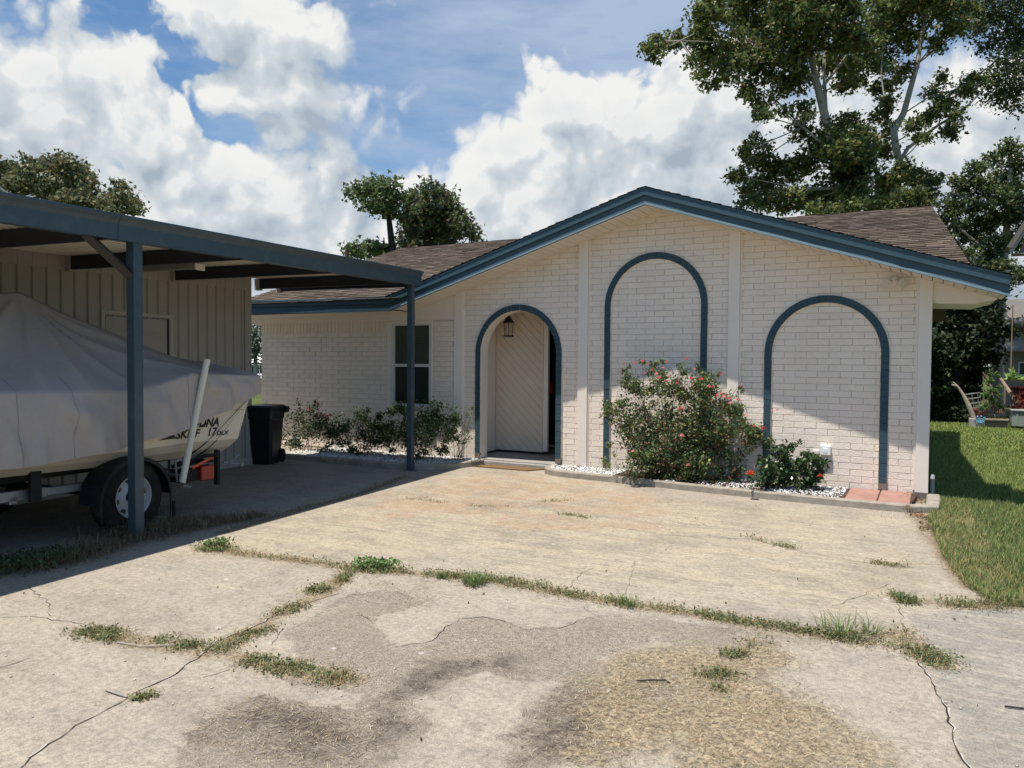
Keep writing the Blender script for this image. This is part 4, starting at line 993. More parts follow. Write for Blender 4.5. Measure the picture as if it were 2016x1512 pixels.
    bp = N.new('ShaderNodeBump'); bp.inputs['Strength'].default_value = .75; bp.inputs['Distance'].default_value = .008; L.new(h, bp.inputs['Height']); L.new(bp.outputs[0], b.inputs['Normal'])
    return M
drv = fastmesh('driveway', V, F, drive_mat()); tag(drv, kind='structure')
for k, a in attrs.items():
    at__ = drv.data.attributes.new(k, 'FLOAT', 'POINT'); at__.data.foreach_set('value', np.clip(a, -3, 3).astype(np.float32))
# cracks, a child sheet of the driveway
m_crack = mat('crack_shadow', (.045,.035,.028), .95, .05, var=.3, vscale=20)
m_crumb = mat('crumbled_edge', (.50,.47,.43), .9, .1, var=.3, vscale=30)
CR = [([(0,1217),(55,1215),(105,1220),(160,1230),(200,1240)], .006), ([(50,1150),(75,1172),(95,1185),(98,1200),(105,1218)], .006),
      ([(30,1520),(150,1430),(250,1375),(330,1335),(400,1290),(430,1262),(500,1235),(560,1205),(600,1190),(680,1165)], .009),
      ([(-30,1325),(0,1316),(60,1296),(110,1284)], .006), ([(680,1212),(715,1212),(738,1240)], .004), ([(790,1274),(850,1262),(880,1235),(905,1218),(950,1215),(1010,1228)], .007),
      ([(1000,1227),(1035,1241),(1101,1236),(1151,1219),(1176,1214),(1156,1201),(1146,1194)], .005), ([(1640,1194),(1680,1179),(1716,1164),(1756,1146)], .005),
      ([(1806,1302),(1832,1343),(1857,1393),(1877,1443),(1892,1484),(1915,1530)], .011), ([(1120,1156),(1145,1130),(1176,1116)], .005),
      ([(400,1335),(440,1325),(470,1315)], .004), ([(530,1270),(560,1240),(565,1238)], .004), ([(1765,1180),(1775,1215),(1790,1260),(1806,1302)], .006),
      ([(1010,1040),(1060,1046),(1200,1036),(1300,1052)], .005), ([(880,1010),(960,1000),(1010,1001),(1090,990)], .005), ([(1300,1052),(1380,1058),(1480,1062),(1560,1082),(1700,1108),(1820,1112),(1880,1112)], .005),
      ([(440,1048),(560,1010),(700,975),(800,938)], .008), ([(1220,1190),(1235,1160),(1250,1100)], .003)]
mb = MB(); cr_ = random.Random(5)
for pts, w in CR:
    pp = GP(pts); fine_ = []
    for a, b in zip(pp[:-1], pp[1:]):
        n = max(2, int(np.hypot(*(b-a))/.045)); d = (b-a)/np.hypot(*(b-a)); q = np.array([-d[1], d[0]])
        for i in range(n): fine_.append(a+(b-a)*i/n+q*(cr_.random()-.5)*.028)
    prev = None
    for i, p in enumerate(fine_):
        nx_ = fine_[min(i+1, len(fine_)-1)]-fine_[max(i-1, 0)]; nx_ = nx_/(np.hypot(*nx_)+1e-9); q = np.array([-nx_[1], nx_[0]])
        ww = w*(.15+cr_.random()*.8)*.42; cur = ((*(p-q*ww), -.0965), (*(p+q*ww), -.0965), (*(p+q*(ww+w*.9*cr_.random())), -.0972))
        if prev is not None:
            mb.add([prev[0], cur[0], cur[1], prev[1]], [(0, 1, 2, 3)], 0)
            if cr_.random() < .5: mb.add([prev[1], cur[1], cur[2], prev[2]], [(0, 1, 2, 3)], 1)
        prev = cur
mb.build('crack_lines', [m_crack, m_crumb], drv)
# earth, far ground
m_earth = mat('far_ground', (.085,.105,.035), .95, .05, var=.3, vscale=.5)
mb = MB(); mb.add([(-300, -300, -.135), (300, -300, -.135), (300, 600, -.135), (-300, 600, -.135)], [(0, 1, 2, 3)]); tag(mb.build('ground', m_earth), kind='structure')
# lawn sheet and edge
LAWN = [tuple(p) for p in GP([(1846,1000),(1842,1030),(1856,1062),(1872,1095),(1895,1130),(1925,1160),(1965,1185),(2016,1192),(2300,1200)])]+[(14, -3.2), (22, 30), (-2, 30), (.03, 9.0), (.03, -.3)]
m_soil = mat('lawn_soil', (.075,.085,.03), .95, .05, var=.35, vscale=4, bump=.4, bscale=60)
mb = MB(); mb.add([(x, y, -.094) for x, y in LAWN], [tuple(range(len(LAWN)))]); tag(mb.build('lawn', m_soil), kind='structure')

# ------------------------------------------------------------------ blades, leaves, stones
def blades(name, P, L, Wd, lean, az, mats, parent=None, tint=None, curl=.5):
    """P (n,3) roots; each blade is a bent strip of two quads"""
    n = len(P); L = np.asarray(L)*np.ones(n); Wd = np.asarray(Wd)*np.ones(n); lean = np.asarray(lean)*np.ones(n)
    d = np.stack([np.cos(az), np.sin(az), np.zeros(n)], 1); s = np.stack([-np.sin(az), np.cos(az), np.zeros(n)], 1)
    up = np.array([0, 0, 1.])
    m1 = P+(up*np.cos(lean)[:, None]+d*np.sin(lean)[:, None])*(L*.55)[:, None]
    l2 = lean+curl; t = m1+(up*np.cos(l2)[:, None]+d*np.sin(l2)[:, None])*(L*.45)[:, None]
    t[:, 2] = np.maximum(t[:, 2], P[:, 2]+.002)
    w = Wd[:, None]*.5
    V = np.stack([P-s*w, P+s*w, m1+s*w*.8, m1-s*w*.8, t+s*w*.12, t-s*w*.12], 1).reshape(-1, 3)
    b = np.arange(n)[:, None]*6; F = np.concatenate([b+np.array([0, 1, 2, 3]), b+np.array([3, 2, 4, 5])])
    tt = None if tint is None else np.concatenate([tint, tint])
    return fastmesh(name, V, F, mats, parent, tt)
def leaves(name, C, size, mats, parent=None, tint=None, up=.5, aspect=.55, fold=.25, lobed=False, down=0.):
    n = len(C); size = np.asarray(size)*np.ones(n)
    a = rng.normal(size=(n, 3)); a[:, 2] -= down; a /= np.linalg.norm(a, axis=1)[:, None]
    nrm = rng.normal(size=(n, 3)); nrm[:, 2] += up*2; nrm -= a*(nrm*a).sum(1)[:, None]; nrm /= np.linalg.norm(nrm, axis=1)[:, None]+1e-9
    s = np.cross(a, nrm); L_ = size[:, None]; w = L_*aspect*.5
    base = C-a*L_*.5; tip = C+a*L_*.5; mid = C-a*L_*.05+nrm*L_*fold*.0
    l = mid-s*w+nrm*w*fold; r = mid+s*w+nrm*w*fold
    V = [base, r, tip, l]; k = 4
    if lobed:
        for sg in (-1, 1):
            dr = a*.35+s*sg*.95; pr_ = a*.95-s*sg*.35; b0 = C-a*L_*.35; e = b0+dr*L_*.62+nrm*w*fold
            V += [b0, b0+dr*L_*.28-pr_*w*.45, e, b0+dr*L_*.28+pr_*w*.6]; k += 4
    V = np.stack(V, 1).reshape(-1, 3); b = np.arange(n)[:, None]*k
    F = np.concatenate([b+np.array([j, j+1, j+2, j+3]) for j in range(0, k, 4)])
    tt = None if tint is None else np.concatenate([tint]*(k//4))
    return fastmesh(name, V, F, mats, parent, tt)
def tints(n, base, var=.25, hue=.12, extra=None):
    """per leaf colour: brightness and warm/cool variation, some in a second colour"""
    v = 1+(rng.random(n)-.5)*2*var; h = (rng.random(n)-.5)*2*hue
    t = np.stack([base[0]*v*(1+h), base[1]*v, base[2]*v*(1-h)], 1)
    if extra is not None:
        for col, frac in extra:
            m_ = rng.random(n) < frac; t[m_] = np.array(col)*v[m_, None]
    return t
def leafmat(name, transl=.35, rough=.5, spec=.35): return mat(name, (1., 1., 1.), rough, spec, tint=True, transl=transl)
m_leaf = leafmat('leaf', .35, .5, .3); m_gloss = leafmat('glossy_leaf', .2, .28, .5); m_grass = leafmat('grass_blade', .3, .55, .25); m_dry = leafmat('dry_blade', .2, .8, .1); m_petal = leafmat('petal', .3, .6, .2)
m_bark = mat('grey_bark', (.36,.33,.285), .85, .1, var=.35, vscale=3, bump=.5, bscale=25)
m_dbark = mat('dark_bark', (.045,.038,.032), .9, .1, var=.3, vscale=5, bump=.5, bscale=25)
m_stem = mat('plant_stem', (.10,.075,.045), .8, .1, var=.3, vscale=20)

# lawn grass, denser near the camera
def inpoly(P, poly, g=0.): return sdpoly(P, poly) > g
def scatter(n, x0, x1, y0, y1): return np.stack([rng.uniform(x0, x1, n), rng.uniform(y0, y1, n)], 1)
GT = []; 
def grassP(P, L, W, base, name_store, extra=None, lean=(.1, .7)):
    n = len(P); P3 = np.stack([P[:, 0], P[:, 1], np.full(n, -.094)], 1)
    name_store.append((P3, rng.uniform(L[0], L[1], n), rng.uniform(W[0], W[1], n), rng.uniform(lean[0], lean[1], n), rng.uniform(0, 2*PI, n), tints(n, base, .3, .15, extra)))
st = []
q = scatter(120000, 0, 3.2, -4.4, -.0); q = q[inpoly(q, LAWN, -.06)]
edge_ = sdpoly(q, LAWN); 
kd = np.array([mnoise.noise(Vector((float(a)*1.7, float(b)*1.7, 0))) for a, b in q]); q2 = q[(kd+rng.random(len(q))*.7 > .10)]
grassP(q2, (.03, .09), (.0025, .0055), (.17, .225, .07), st, [((.36, .30, .15), .22), ((.07, .13, .03), .2)])
q3 = q[edge_ < .30]; q3 = q3[rng.random(len(q3)) < .75]; grassP(q3, (.03, .10), (.003, .006), (.36, .28, .14), st, [((.14, .2, .06), .25)], (.6, 1.4))
q = scatter(90000, 0, 5.5, -.4, 6); q = q[inpoly(q, LAWN, -.02) & (q[:, 0] > .04)]; q = q[rng.random(len(q)) < np.clip(1.2-q[:, 1]/9, .2, 1)]; grassP(q, (.03, .07), (.004, .008), (.19, .25, .065), st, [((.27, .27, .10), .12)])
q = scatter(42000, 0, 7, 6, 12.5); q = q[(q[:, 0] > .04)]; grassP(q, (.04, .08), (.010, .017), (.20, .255, .065), st, [((.27, .27, .10), .12)])
cat = [np.concatenate([a[i] for a in st]) for i in range(6)]
gr = blades('grass', cat[0], cat[1], cat[2], cat[3], cat[4], m_grass, tint=cat[5]); tag(gr, 'green grass of the side lawn with dry straw along the driveway edge', 'grass', kind='stuff')

# weeds in the seams
def along(pts, n, spread):
    pp = GP(pts); seg = np.hypot(*(pp[1:]-pp[:-1]).T); cum = np.concatenate([[0], np.cumsum(seg)]); t = rng.uniform(0, cum[-1], n)
    x = np.interp(t, cum, pp[:, 0]); y = np.interp(t, cum, pp[:, 1]); return np.stack([x, y], 1)+rng.normal(size=(n, 2))*spread
MATS_W = [  # polyline, count, spread, height, green share
    ([(405,1082),(450,1082)], 900, .045, .07, .95), ([(450,1088),(560,1100),(640,1110),(690,1120)], 1500, .035, .045, .35), ([(690,1118),(740,1125),(800,1128)], 1500, .045, .055, .75),
    ([(840,1130),(900,1138),(960,1140),(1010,1148),(1090,1165)], 2600, .040, .05, .75), ([(1090,1165),(1180,1182),(1250,1192),(1350,1205),(1440,1222),(1520,1232),(1620,1250),(1700,1262)], 5200, .036, .045, .8),
    ([(610,1165),(650,1160)], 700, .035, .05, .8), ([(545,1210),(600,1190)], 800, .035, .04, .8), ([(660,1150),(685,1130)], 500, .03, .06, .7), ([(480,1250),(530,1240)], 500, .03, .03, .8), ([(415,1285),(450,1270),(480,1255)], 700, .04, .035, .5),
    ([(480,1300),(530,1305)], 600, .035, .035, .8), ([(540,1315),(600,1322)], 800, .038, .035, .8), ([(625,1335),(680,1335)], 800, .045, .04, .6), ([(165,1240),(250,1258)], 1500, .040, .03, .95), ([(310,1262),(350,1258)], 350, .03, .025, .9), ([(345,1275),(395,1268)], 400, .03, .025, .9),
    ([(265,1378),(300,1370)], 260, .018, .025, .7), ([(1700,1262),(1770,1255),(1790,1245)], 900, .05, .04, .3), ([(1785,1270),(1830,1290),(1850,1310)], 1300, .05, .04, .85), ([(1870,1190),(1930,1193),(1990,1190)], 1300, .05, .05, .8),
    ([(1760,1170),(1800,1190)], 500, .03, .04, .9), ([(1470,1265),(1510,1262)], 600, .04, .04, .5), ([(1430,1290),(1465,1290)], 350, .03, .04, .8), ([(1385,1330),(1440,1328)], 450, .035, .04, .9), ([(1410,1350),(1420,1360)], 150, .02, .03, .9),
    ([(1720,1108),(1765,1115)], 400, .03, .03, .5), ([(1530,1072),(1560,1080)], 260, .03, .03, .8), ([(1470,1055),(1510,1068)], 220, .03, .03, .5), ([(1105,1012),(1160,1020)], 300, .03, .03, .6), ([(925,995),(1010,998)], 350, .03, .03, .3), ([(800,982),(880,990)], 260, .025, .03, .3),
    ([(1060,988),(1120,985)], 200, .03, .025, .4), ([(440,1048),(560,1010),(700,975),(790,940)], 1500, .035, .04, .4), ([(0,1130),(60,1110),(140,1095),(200,1080)], 1500, .09, .05, .4), ([(1700,1020),(1800,1012)], 60, .02, .02, .2)]
LP, LT, BP, BL, BT = [], [], [], [], []
for pts, n, sp_, h, gsh in MATS_W:
    n = int(n*.8); q = along(pts, n, sp_*1.1); ng = int(n*gsh)
    q = q + 0
    kn = np.array([mnoise.noise(Vector((float(a)*5, float(b)*5, 11)))+.35*mnoise.noise(Vector((float(a)*17, float(b)*17, 1))) for a, b in q]); kk = kn+.55*rng.random(n) > .10; q = q[kk]; n = len(q); ng = int(n*gsh)
    z = -.098+rng.random(n)*h*np.exp(-((rng.random(n))*1.2))
    LP.append(np.stack([q[:ng, 0], q[:ng, 1], z[:ng]], 1)); LT.append(tints(ng, (.15, .185, .08), .4, .15, [((.25, .23, .12), .3), ((.24, .16, .08), .08)]))
    nb = int(n*.6); q = along(pts, nb, sp_*1.25); BP.append(np.stack([q[:, 0], q[:, 1], np.full(nb, -.099)], 1)); BL.append(rng.uniform(.02, .02+h, nb)); BT.append(tints(nb, (.36, .275, .16), .3, .1, [((.13, .17, .06), gsh*.4)]))
wd = thing('x', 'x', 'x'); bpy.data.objects.remove(wd)
LP = np.concatenate(LP); w1 = leaves('creeping_weed', LP, rng.uniform(.011, .026, len(LP)), m_leaf, tint=np.concatenate(LT), up=.9, aspect=.5)
tag(w1, 'low creeping green weeds growing along the cracks of the driveway', 'weeds', kind='stuff')
BP = np.concatenate(BP); n = len(BP); w2 = blades('dry_weed_grass', BP, np.concatenate(BL), .0032, rng.uniform(.4, 1.5, n), rng.uniform(0, 2*PI, n), m_dry, tint=np.concatenate(BT))
tag(w2, 'dry straw coloured grass bits between the weeds in the driveway cracks', 'dry grass', kind='stuff')
# dry clippings lying on the worn patches
q = scatter(170000, -4.5, 1.0, -8.0, -5.4); sd = np.maximum(sdpoly(q, R_THAT), -9); kd = np.array([mnoise.noise(Vector((float(a)*2.6, float(b)*2.6, 4))) for a, b in q])
k1 = (rng.random(len(q)) < np.clip((sd+kd*.22+.16)/.42, 0, .8)); q1 = q[k1]
sd2 = sdpoly(q, R_DARK3); k2 = (sd2 > 0) & (rng.random(len(q)) < .14); sd3 = sdpoly(q, R_DARK1); k3 = (sd3 > -.05) & (rng.random(len(q)) < .30); sd4 = sdpoly(q, R_PEB); k4 = (sd4 > 0) & (rng.random(len(q)) < .05)
q = np.concatenate([q1, q[k2], q[k3], q[k4], along([(700,1140),(830,1165),(820,1200)], 900, .09), along([(1400,1232),(1600,1262),(1760,1275)], 900, .06), along([(1800,1010),(1850,1080),(1900,1150)], 1500, .06)])
n = len(q); th = blades('dry_clippings', np.stack([q[:, 0], q[:, 1], -.0985+rng.random(n)*.006], 1), rng.uniform(.010, .042, n), rng.uniform(.0010, .0022, n), rng.uniform(1.25, 1.56, n), rng.uniform(0, 2*PI, n), m_dry, tint=tints(n, (.40, .325, .215), .45, .1, [((.18, .125, .075), .28), ((.58, .51, .38), .14)]), curl=.05)
tag(th, 'flat dry brown grass clippings spread over the worn part of the driveway', 'dry grass', kind='stuff')
# dry tangle round the near carport post
q = np.concatenate([along([(205,1060),(290,1055),(380,1030),(430,1030)], 5200, .13), along([(60,1120),(140,1100),(210,1075)], 2600, .11), along([(430,1030),(520,1015)], 1100, .06)])
n = len(q); hh = rng.uniform(.03, .23, n)*np.exp(-((q[:, 0]+5.55)**2+(q[:, 1]+5.5)**2)*.35)
dg_ = blades('dry_grass_tangle', np.stack([q[:, 0], q[:, 1], np.full(n, -.1)], 1), hh+.03, rng.uniform(.0014, .003, n), rng.uniform(.3, 1.5, n), rng.uniform(0, 2*PI, n), m_dry, tint=tints(n, (.30, .23, .145), .45, .12, [((.13, .14, .06), .22), ((.50, .42, .28), .08), ((.22, .11, .07), .15)]), curl=1.2)
tag(dg_, 'tangle of dry brown weeds around the foot of the near carport post', 'dry grass', kind='stuff')
q = np.concatenate([along([(0,1125),(120,1100)], 1500, .12), along([(225,1060),(300,1050)], 500, .1), along([(295,1000),(310,1040)], 200, .05)]); n = len(q)
w3 = leaves('shaded_weed', np.stack([q[:, 0], q[:, 1], -.098+rng.random(n)*.08], 1), rng.uniform(.018, .036, n), m_leaf, tint=tints(n, (.085, .13, .05), .3, .1), up=.8, aspect=.75)
tag(w3, 'broad leaved green weeds in the shade at the edge of the carport slab', 'weeds', kind='stuff')
q = np.concatenate([along([(705,1118),(770,1122)], 420, .045), along([(408,1080),(445,1078)], 240, .04)]); n = len(q)
tag(leaves('broadleaf_weed', np.stack([q[:, 0], q[:, 1], -.095+rng.random(n)*.07], 1), rng.uniform(.018, .034, n), m_leaf, tint=tints(n, (.15, .24, .08), .3, .1), up=1.0, aspect=.8), 'bright green broad leaved weeds at two spots of the driveway crack', 'weeds', kind='stuff')
# grass tufts that stand out
def tuft(px, py, n, h, label, spread=.03, col=(.12, .19, .06)):
    c = G(px, py); P = np.zeros((n, 3)); P[:, :2] = rng.normal(size=(n, 2))*spread; az = np.arctan2(P[:, 1], P[:, 0])+rng.normal(size=n)*.5
    o = blades('grass_tuft', P, rng.uniform(h*.5, h, n), rng.uniform(.003, .006, n), rng.uniform(.1, .9, n), az, m_grass, tint=tints(n, col, .3, .12, [((.36, .3, .16), .12)]), curl=.6)
    o.location = (c[0], c[1], -.1); tag(o, label, 'grass tuft', 'grass tufts in the driveway cracks')
tuft(932, 1150, 190, .115, 'thick bright green grass tuft in the crack straight below the front door', .035)
tuft(1232, 1192, 60, .11, 'spiky grass tuft in the crack below the rose bush')
tuft(1655, 1250, 120, .16, 'largest spiky grass tuft in the right part of the long driveway crack', .055)
tuft(1712, 1250, 30, .14, 'thin spiky grass tuft just right of the largest one', .02)
tuft(1778, 1186, 70, .10, 'lone dark grass tuft on the slab near the lawn corner', .022, (.09, .14, .05))
tuft(675, 1145, 60, .08, 'small pale grass tuft where two weedy cracks meet', .02, (.2, .22, .09))
tuft(870, 1138, 80, .06, 'low wide grass tuft left of the thick bright green one', .012)
tuft(1790, 1118, 12, .13, 'few thin dry blades standing on the slab near the lawn edge', .02, (.36, .33, .18))
tuft(247, 1052, 20, .24, 'tall pale seeding grass in front of the trailer wheel', .03, (.36, .3, .17))
tuft(402, 1040, 14, .14, 'bright pale grass blades at the shadow edge right of the near post', .012, (.55, .5, .33))

# curbs round the beds
m_curb = mat('curb_concrete', (.32,.285,.235), .88, .15, var=.25, vscale=7, bump=.4, bscale=50, stain=((.15,.13,.105), .6, 9.))
def curb(name, pts, w, z1, label):
    pts = [np.array(p) for p in pts]; mb = MB(); L0 = []; R0 = []
    for i, p in enumerate(pts):
        a = pts[max(i-1, 0)]; b = pts[min(i+1, len(pts)-1)]; d = (b-a)/np.hypot(*(b-a)); q = np.array([-d[1], d[0]]); L0.append(p); R0.append(p+q*w)
    for i in range(len(pts)-1):
        a, b, c, d = L0[i], L0[i+1], R0[i+1], R0[i]; c1 = .012
        def sh(p, o, f): return p+(o-p)*f
        f = c1/w; ta, tb, tc_, td = sh(a, d, f), sh(b, c, f), sh(c, b, f), sh(d, a, f)
        vs = [(*a, -.13), (*b, -.13), (*c, -.13), (*d, -.13), (*a, z1-c1), (*b, z1-c1), (*c, z1-c1), (*d, z1-c1), (*ta, z1), (*tb, z1), (*tc_, z1), (*td, z1)]
        mb.add(vs, [(0, 1, 5, 4), (4, 5, 9, 8), (8, 9, 10, 11), (11, 10, 6, 7), (7, 6, 2, 3)])
    n = len(pts); e = len(mb.v)
    mb.add([(*L0[0], -.13), (*R0[0], -.13), (*R0[0], z1-.006), (*L0[0], z1-.006)], [(0, 1, 2, 3)]); mb.add([(*L0[-1], -.13), (*R0[-1], -.13), (*R0[-1], z1-.006), (*L0[-1], z1-.006)], [(3, 2, 1, 0)])
    return tag(mb.build(name, m_curb), label, 'curb')
CB1 = [(-4.56, -.05), (-4.55, -.25), (-4.46, -.44), (-4.30, -.56), (-4.05, -.615), (-3.6, -.65), (-3.217, -.685), (-2.9, -.73), (-2.4, -.79), (-1.588, -.88), (-.9, -.91), (-.16, -.93)]
curb('bed_curb', CB1, .10, -.022, 'low curved concrete curb around the rose bed right of the front door')
CB1b = [(-.15, -.925), (.10, -.80), (.12, -.35), (.12, .0)]
curb('bed_curb', CB1b, .13, -.028, 'broken concrete curb piece at the right corner of the house')
CB2 = [(-8.6, -1.17), (-7.6, -1.165), (-6.5, -1.15), (-6.1, -1.08), (-5.83, -.92), (-5.68, -.60), (-5.60, -.28), (-5.585, -.12)]
curb('bed_curb', CB2, .10, -.02, 'low concrete curb around the shaded shrub bed under the window')
m_bed = mat('bed_soil', (.085,.055,.04), .95, .05, var=.35, vscale=9, bump=.6, bscale=60)
BED1 = [(x, y+.05) for x, y in CB1]+[(-.1, -.02), (-4.5, -.02)]; BED2 = [(x, y+.05) for x, y in CB2[:-1]]+[(-5.68, -.08), (-8.6, -.02)]
for nm, bd in (('rose_bed', BED1), ('shrub_bed', BED2)):
    mb = MB(); mb.add([(x, y, -.045) for x, y in bd], [tuple(range(len(bd)))]); tag(mb.build(nm, m_bed), kind='structure')
# white marble chips
m_chip = mat('white_marble_chips', (.72,.71,.69), .7, .3, tint=True, var=.1, vscale=20)
def stones(name, P, r, mats, tint):
    import itertools
    base = np.array([(0,0,1),(.94,0,.1),(.29,.89,.1),(-.76,.55,.1),(-.76,-.55,.1),(.29,-.89,.1),(0,0,-.8)]); Fb = np.array([(0,1,2),(0,2,3),(0,3,4),(0,4,5),(0,5,1),(6,2,1),(6,3,2),(6,4,3),(6,5,4),(6,1,5)])
    n = len(P); V = base[None]*(.75+.5*rng.random((n, 7, 1))); ang = rng.uniform(0, 2*PI, n); c, s = np.cos(ang), np.sin(ang)
    V = V*np.stack([np.ones(n), rng.uniform(.6, 1, n), rng.uniform(.4, .8, n)], 1)[:, None, :]
    x = V[:, :, 0]*c[:, None]-V[:, :, 1]*s[:, None]; y = V[:, :, 0]*s[:, None]+V[:, :, 1]*c[:, None]; V = np.stack([x, y, V[:, :, 2]], 2)*r[:, None, None]+P[:, None, :]
    F = (np.arange(n)[:, None, None]*7+Fb[None]).reshape(-1, 3); return fastmesh(name, V.reshape(-1, 3), F, mats, None, np.repeat(tint, 10, axis=0))
q = scatter(9000, -4.5, -.5, -.9, -.03); q = q[inpoly(q, BED1, .02)]
dens = np.where(q[:, 0] < -3.45, .95, np.where(q[:, 0] > -2.2, .5, .10)); kd = np.array([mnoise.noise(Vector((float(a)*4, float(b)*4, 7))) for a, b in q]); dens = dens+kd*.5
dens = np.where((q[:, 0] > -.80), 0, dens); q = q[rng.random(len(q)) < dens]; n = len(q)
tag(stones('white_gravel', np.stack([q[:, 0], q[:, 1], -.036+rng.random(n)*.012], 1), rng.uniform(.008, .018, n), m_chip, tints(n, (1, 1, 1), .2, .02, [((.45, .40, .35), .08)])), 'white marble chips covering the rose bed', 'gravel', kind='stuff')
q = scatter(13000, -8.5, -5.6, -1.1, -.03); q = q[inpoly(q, BED2, .02)]; q = q[rng.random(len(q)) < .62]; n = len(q)
tag(stones('white_gravel', np.stack([q[:, 0], q[:, 1], -.036+rng.random(n)*.012], 1), rng.uniform(.009, .018, n), m_chip, tints(n, (1, 1, 1), .2, .02, [((.4, .35, .3), .1)])), 'white marble chips covering the shaded shrub bed', 'gravel', kind='stuff')
# fallen leaves
q = np.concatenate([along([(1800,1012),(1850,1030),(1835,1045)], 330, .06), along([(1250,945),(1450,962)], 260, .12), along([(1790,985),(1830,990)], 90, .08)]); n = len(q)
tag(leaves('fallen_leaves', np.stack([q[:, 0], q[:, 1], np.where(q[:, 0] > -.15, -.088, -.03)+rng.random(n)*.01], 1), rng.uniform(.02, .04, n), m_dry, tint=tints(n, (.22, .135, .08), .4, .12), up=2.5, aspect=.6), 'brown fallen leaves at the house corner and under the rose bush', 'fallen leaves', kind='stuff')
q = scatter(150, -6, 1, -7.8, -1.2); n = len(q)
tag(leaves('leaf_litter', np.stack([q[:, 0], q[:, 1], np.full(n, -.094)], 1), rng.uniform(.008, .028, n), m_dry, tint=tints(n, (.10, .065, .04), .5, .12), up=3, aspect=.5), 'tiny dark leaf bits scattered over the driveway', 'leaf litter', kind='stuff')
q = scatter(170, -4.5, 1.2, -7.9, -3.5); n = len(q)
tag(stones('loose_pebbles', np.stack([q[:, 0], q[:, 1], np.full(n, -.097)], 1), rng.uniform(.003, .009, n), m_chip, tints(n, (.7, .66, .6), .25, .05)), 'small pale pebbles scattered over the driveway', 'pebbles', kind='stuff')
# sticks
def stick(pts, r, label, col=m_dbark):
    p = [G(x, y, z) for x, y, z in pts]; mb = MB(); mb.tube(p, r, 6); tag(mb.build('stick', col), label, 'stick', 'sticks lying on the driveway')
stick([(1253, 1340, -.092), (1290, 1339, -.09), (1310, 1339, -.092), (1319, 1345, -.096)], .004, 'dark bent stick lying on the dry clippings')
stick([(1978, 1390, -.092), (2000, 1393, -.092), (2030, 1396, -.093)], .004, 'dark straight stick at the right edge of the photo')
stick([(208, 1358, -.092), (232, 1366, -.09), (250, 1372, -.094)], .004, 'pale forked twig on the left slab', m_bark)
stick([(230, 1264, -.092), (280, 1272, -.09), (340, 1270, -.094)], .0035, 'long pale dry stalk beside the left weed mat', m_bark)
# red pavers
m_pav = mat('red_paver', (.36,.205,.165), .9, .1, var=.18, vscale=8, bump=.5, bscale=70, stain=((.25,.16,.12), .5, 5.))
k = 0
LAB = ['rear left red paver against the wall', 'rear right red paver next to the house corner', 'front left red paver behind the curb', 'front right red paver behind the curb']
for (a, b) in ((-.03, -.40), (-.41, -.83)):
    for (c, d) in ((-.77, -.46), (-.455, -.15)):
        mb = MB(); mb.cbox(c, d-.006, b+.006, a, -.07, -.022-rnd.random()*.006, .008); o = mb.build('red_paver', m_pav); tag(o, LAB[k], 'paver', 'square red pavers at the house corner'); k += 1

# ------------------------------------------------------------------ SHRUBS
NF = 2.35
def shrub(name, label, cat, base, clusters, depth_of, leaf, stems=7, stem_r=.008, flowers=None, group=None, mat_=None):
    """clusters: (px, py, r_px, n) on the plant's own depth; leaf: (size0, size1, tints-args); everything modelled in metres round the base"""
    o = thing(name, label, cat, base, 0, group); B = np.array(base, float)
    pts = []; ctr = []
    for (px, py, r, n) in clusters:
        if r < 17: n = int(n*.55)
        D = depth_of(px); c = at(px, py, D); R_ = r*D/1500; ctr.append((c, R_))
        n = int(n*NF); k = max(3, n//60); sc = rng.normal(size=(k, 3)); sc = sc/np.linalg.norm(sc, axis=1)[:, None]*(rng.random(k)**.45)[:, None]*R_*np.array([1, 1, .95])
        sub = c+sc; which = rng.integers(0, k, n); pts.append(sub[which]+rng.normal(size=(n, 3))*R_*.24)
    P = np.concatenate(pts)-B; P = P[P[:, 2] > .02]
    leaves('foliage', P, rng.uniform(leaf[0], leaf[1], len(P)), mat_ or m_leaf, o, tints(len(P), *leaf[2]), up=leaf[3] if len(leaf) > 3 else .5, aspect=leaf[4] if len(leaf) > 4 else .55, fold=.3)
    mb = MB()
    for c, R_ in ctr:
        for j in range(1 if rng.random() < .8 or stems < 8 else 2):
            e = c-B+rng.normal(size=3)*R_*.4; b0 = np.array([rng.normal()*.06, rng.normal()*.05, -.0]); m_ = b0*.5+e*.5+np.array([rng.normal()*.05, rng.normal()*.05, .05]); 
            mb.tube([b0, b0*.7+m_*.3+np.array([0, 0, .06]), m_, e], [stem_r, stem_r*.8, stem_r*.55, stem_r*.3], 5)
    mb.build('stems', m_stem, o)
    for (px, py, s, col) in (flowers or []):
        D = depth_of(px)-.32; c = at(px, py, D)-B; s = s*1.9; f = MB()
        for ring, (nr, rad, tilt) in enumerate(((6, .55, .9), (5, .38, .5), (3, .2, .2))):
            for j in range(nr):
                a = 2*PI*j/nr+ring*.5+rng.random()*.4; d = Vector((math.cos(a), math.sin(a), 0)); t = Vector((-math.sin(a), math.cos(a), 0)); up_ = Vector((0, 0, 1))
                p0 = Vector(c); r1 = s*rad; h1 = s*(1-tilt)*.7
                f.add([tuple(p0), tuple(p0+d*r1*.6-t*r1*.55+up_*h1*.6), tuple(p0+d*r1+up_*h1), tuple(p0+d*r1*.6+t*r1*.55+up_*h1*.6)], [(0, 1, 2, 3)], 0, tuple(np.array(col)*(.8+.4*rng.random())))
        fo = f.build('flower', m_petal, o, tint=True)
    return o
PK = (.78, .16, .22); PK2 = (.88, .40, .44); RD = (.55, .04, .05); OR_ = (.62, .10, .04)
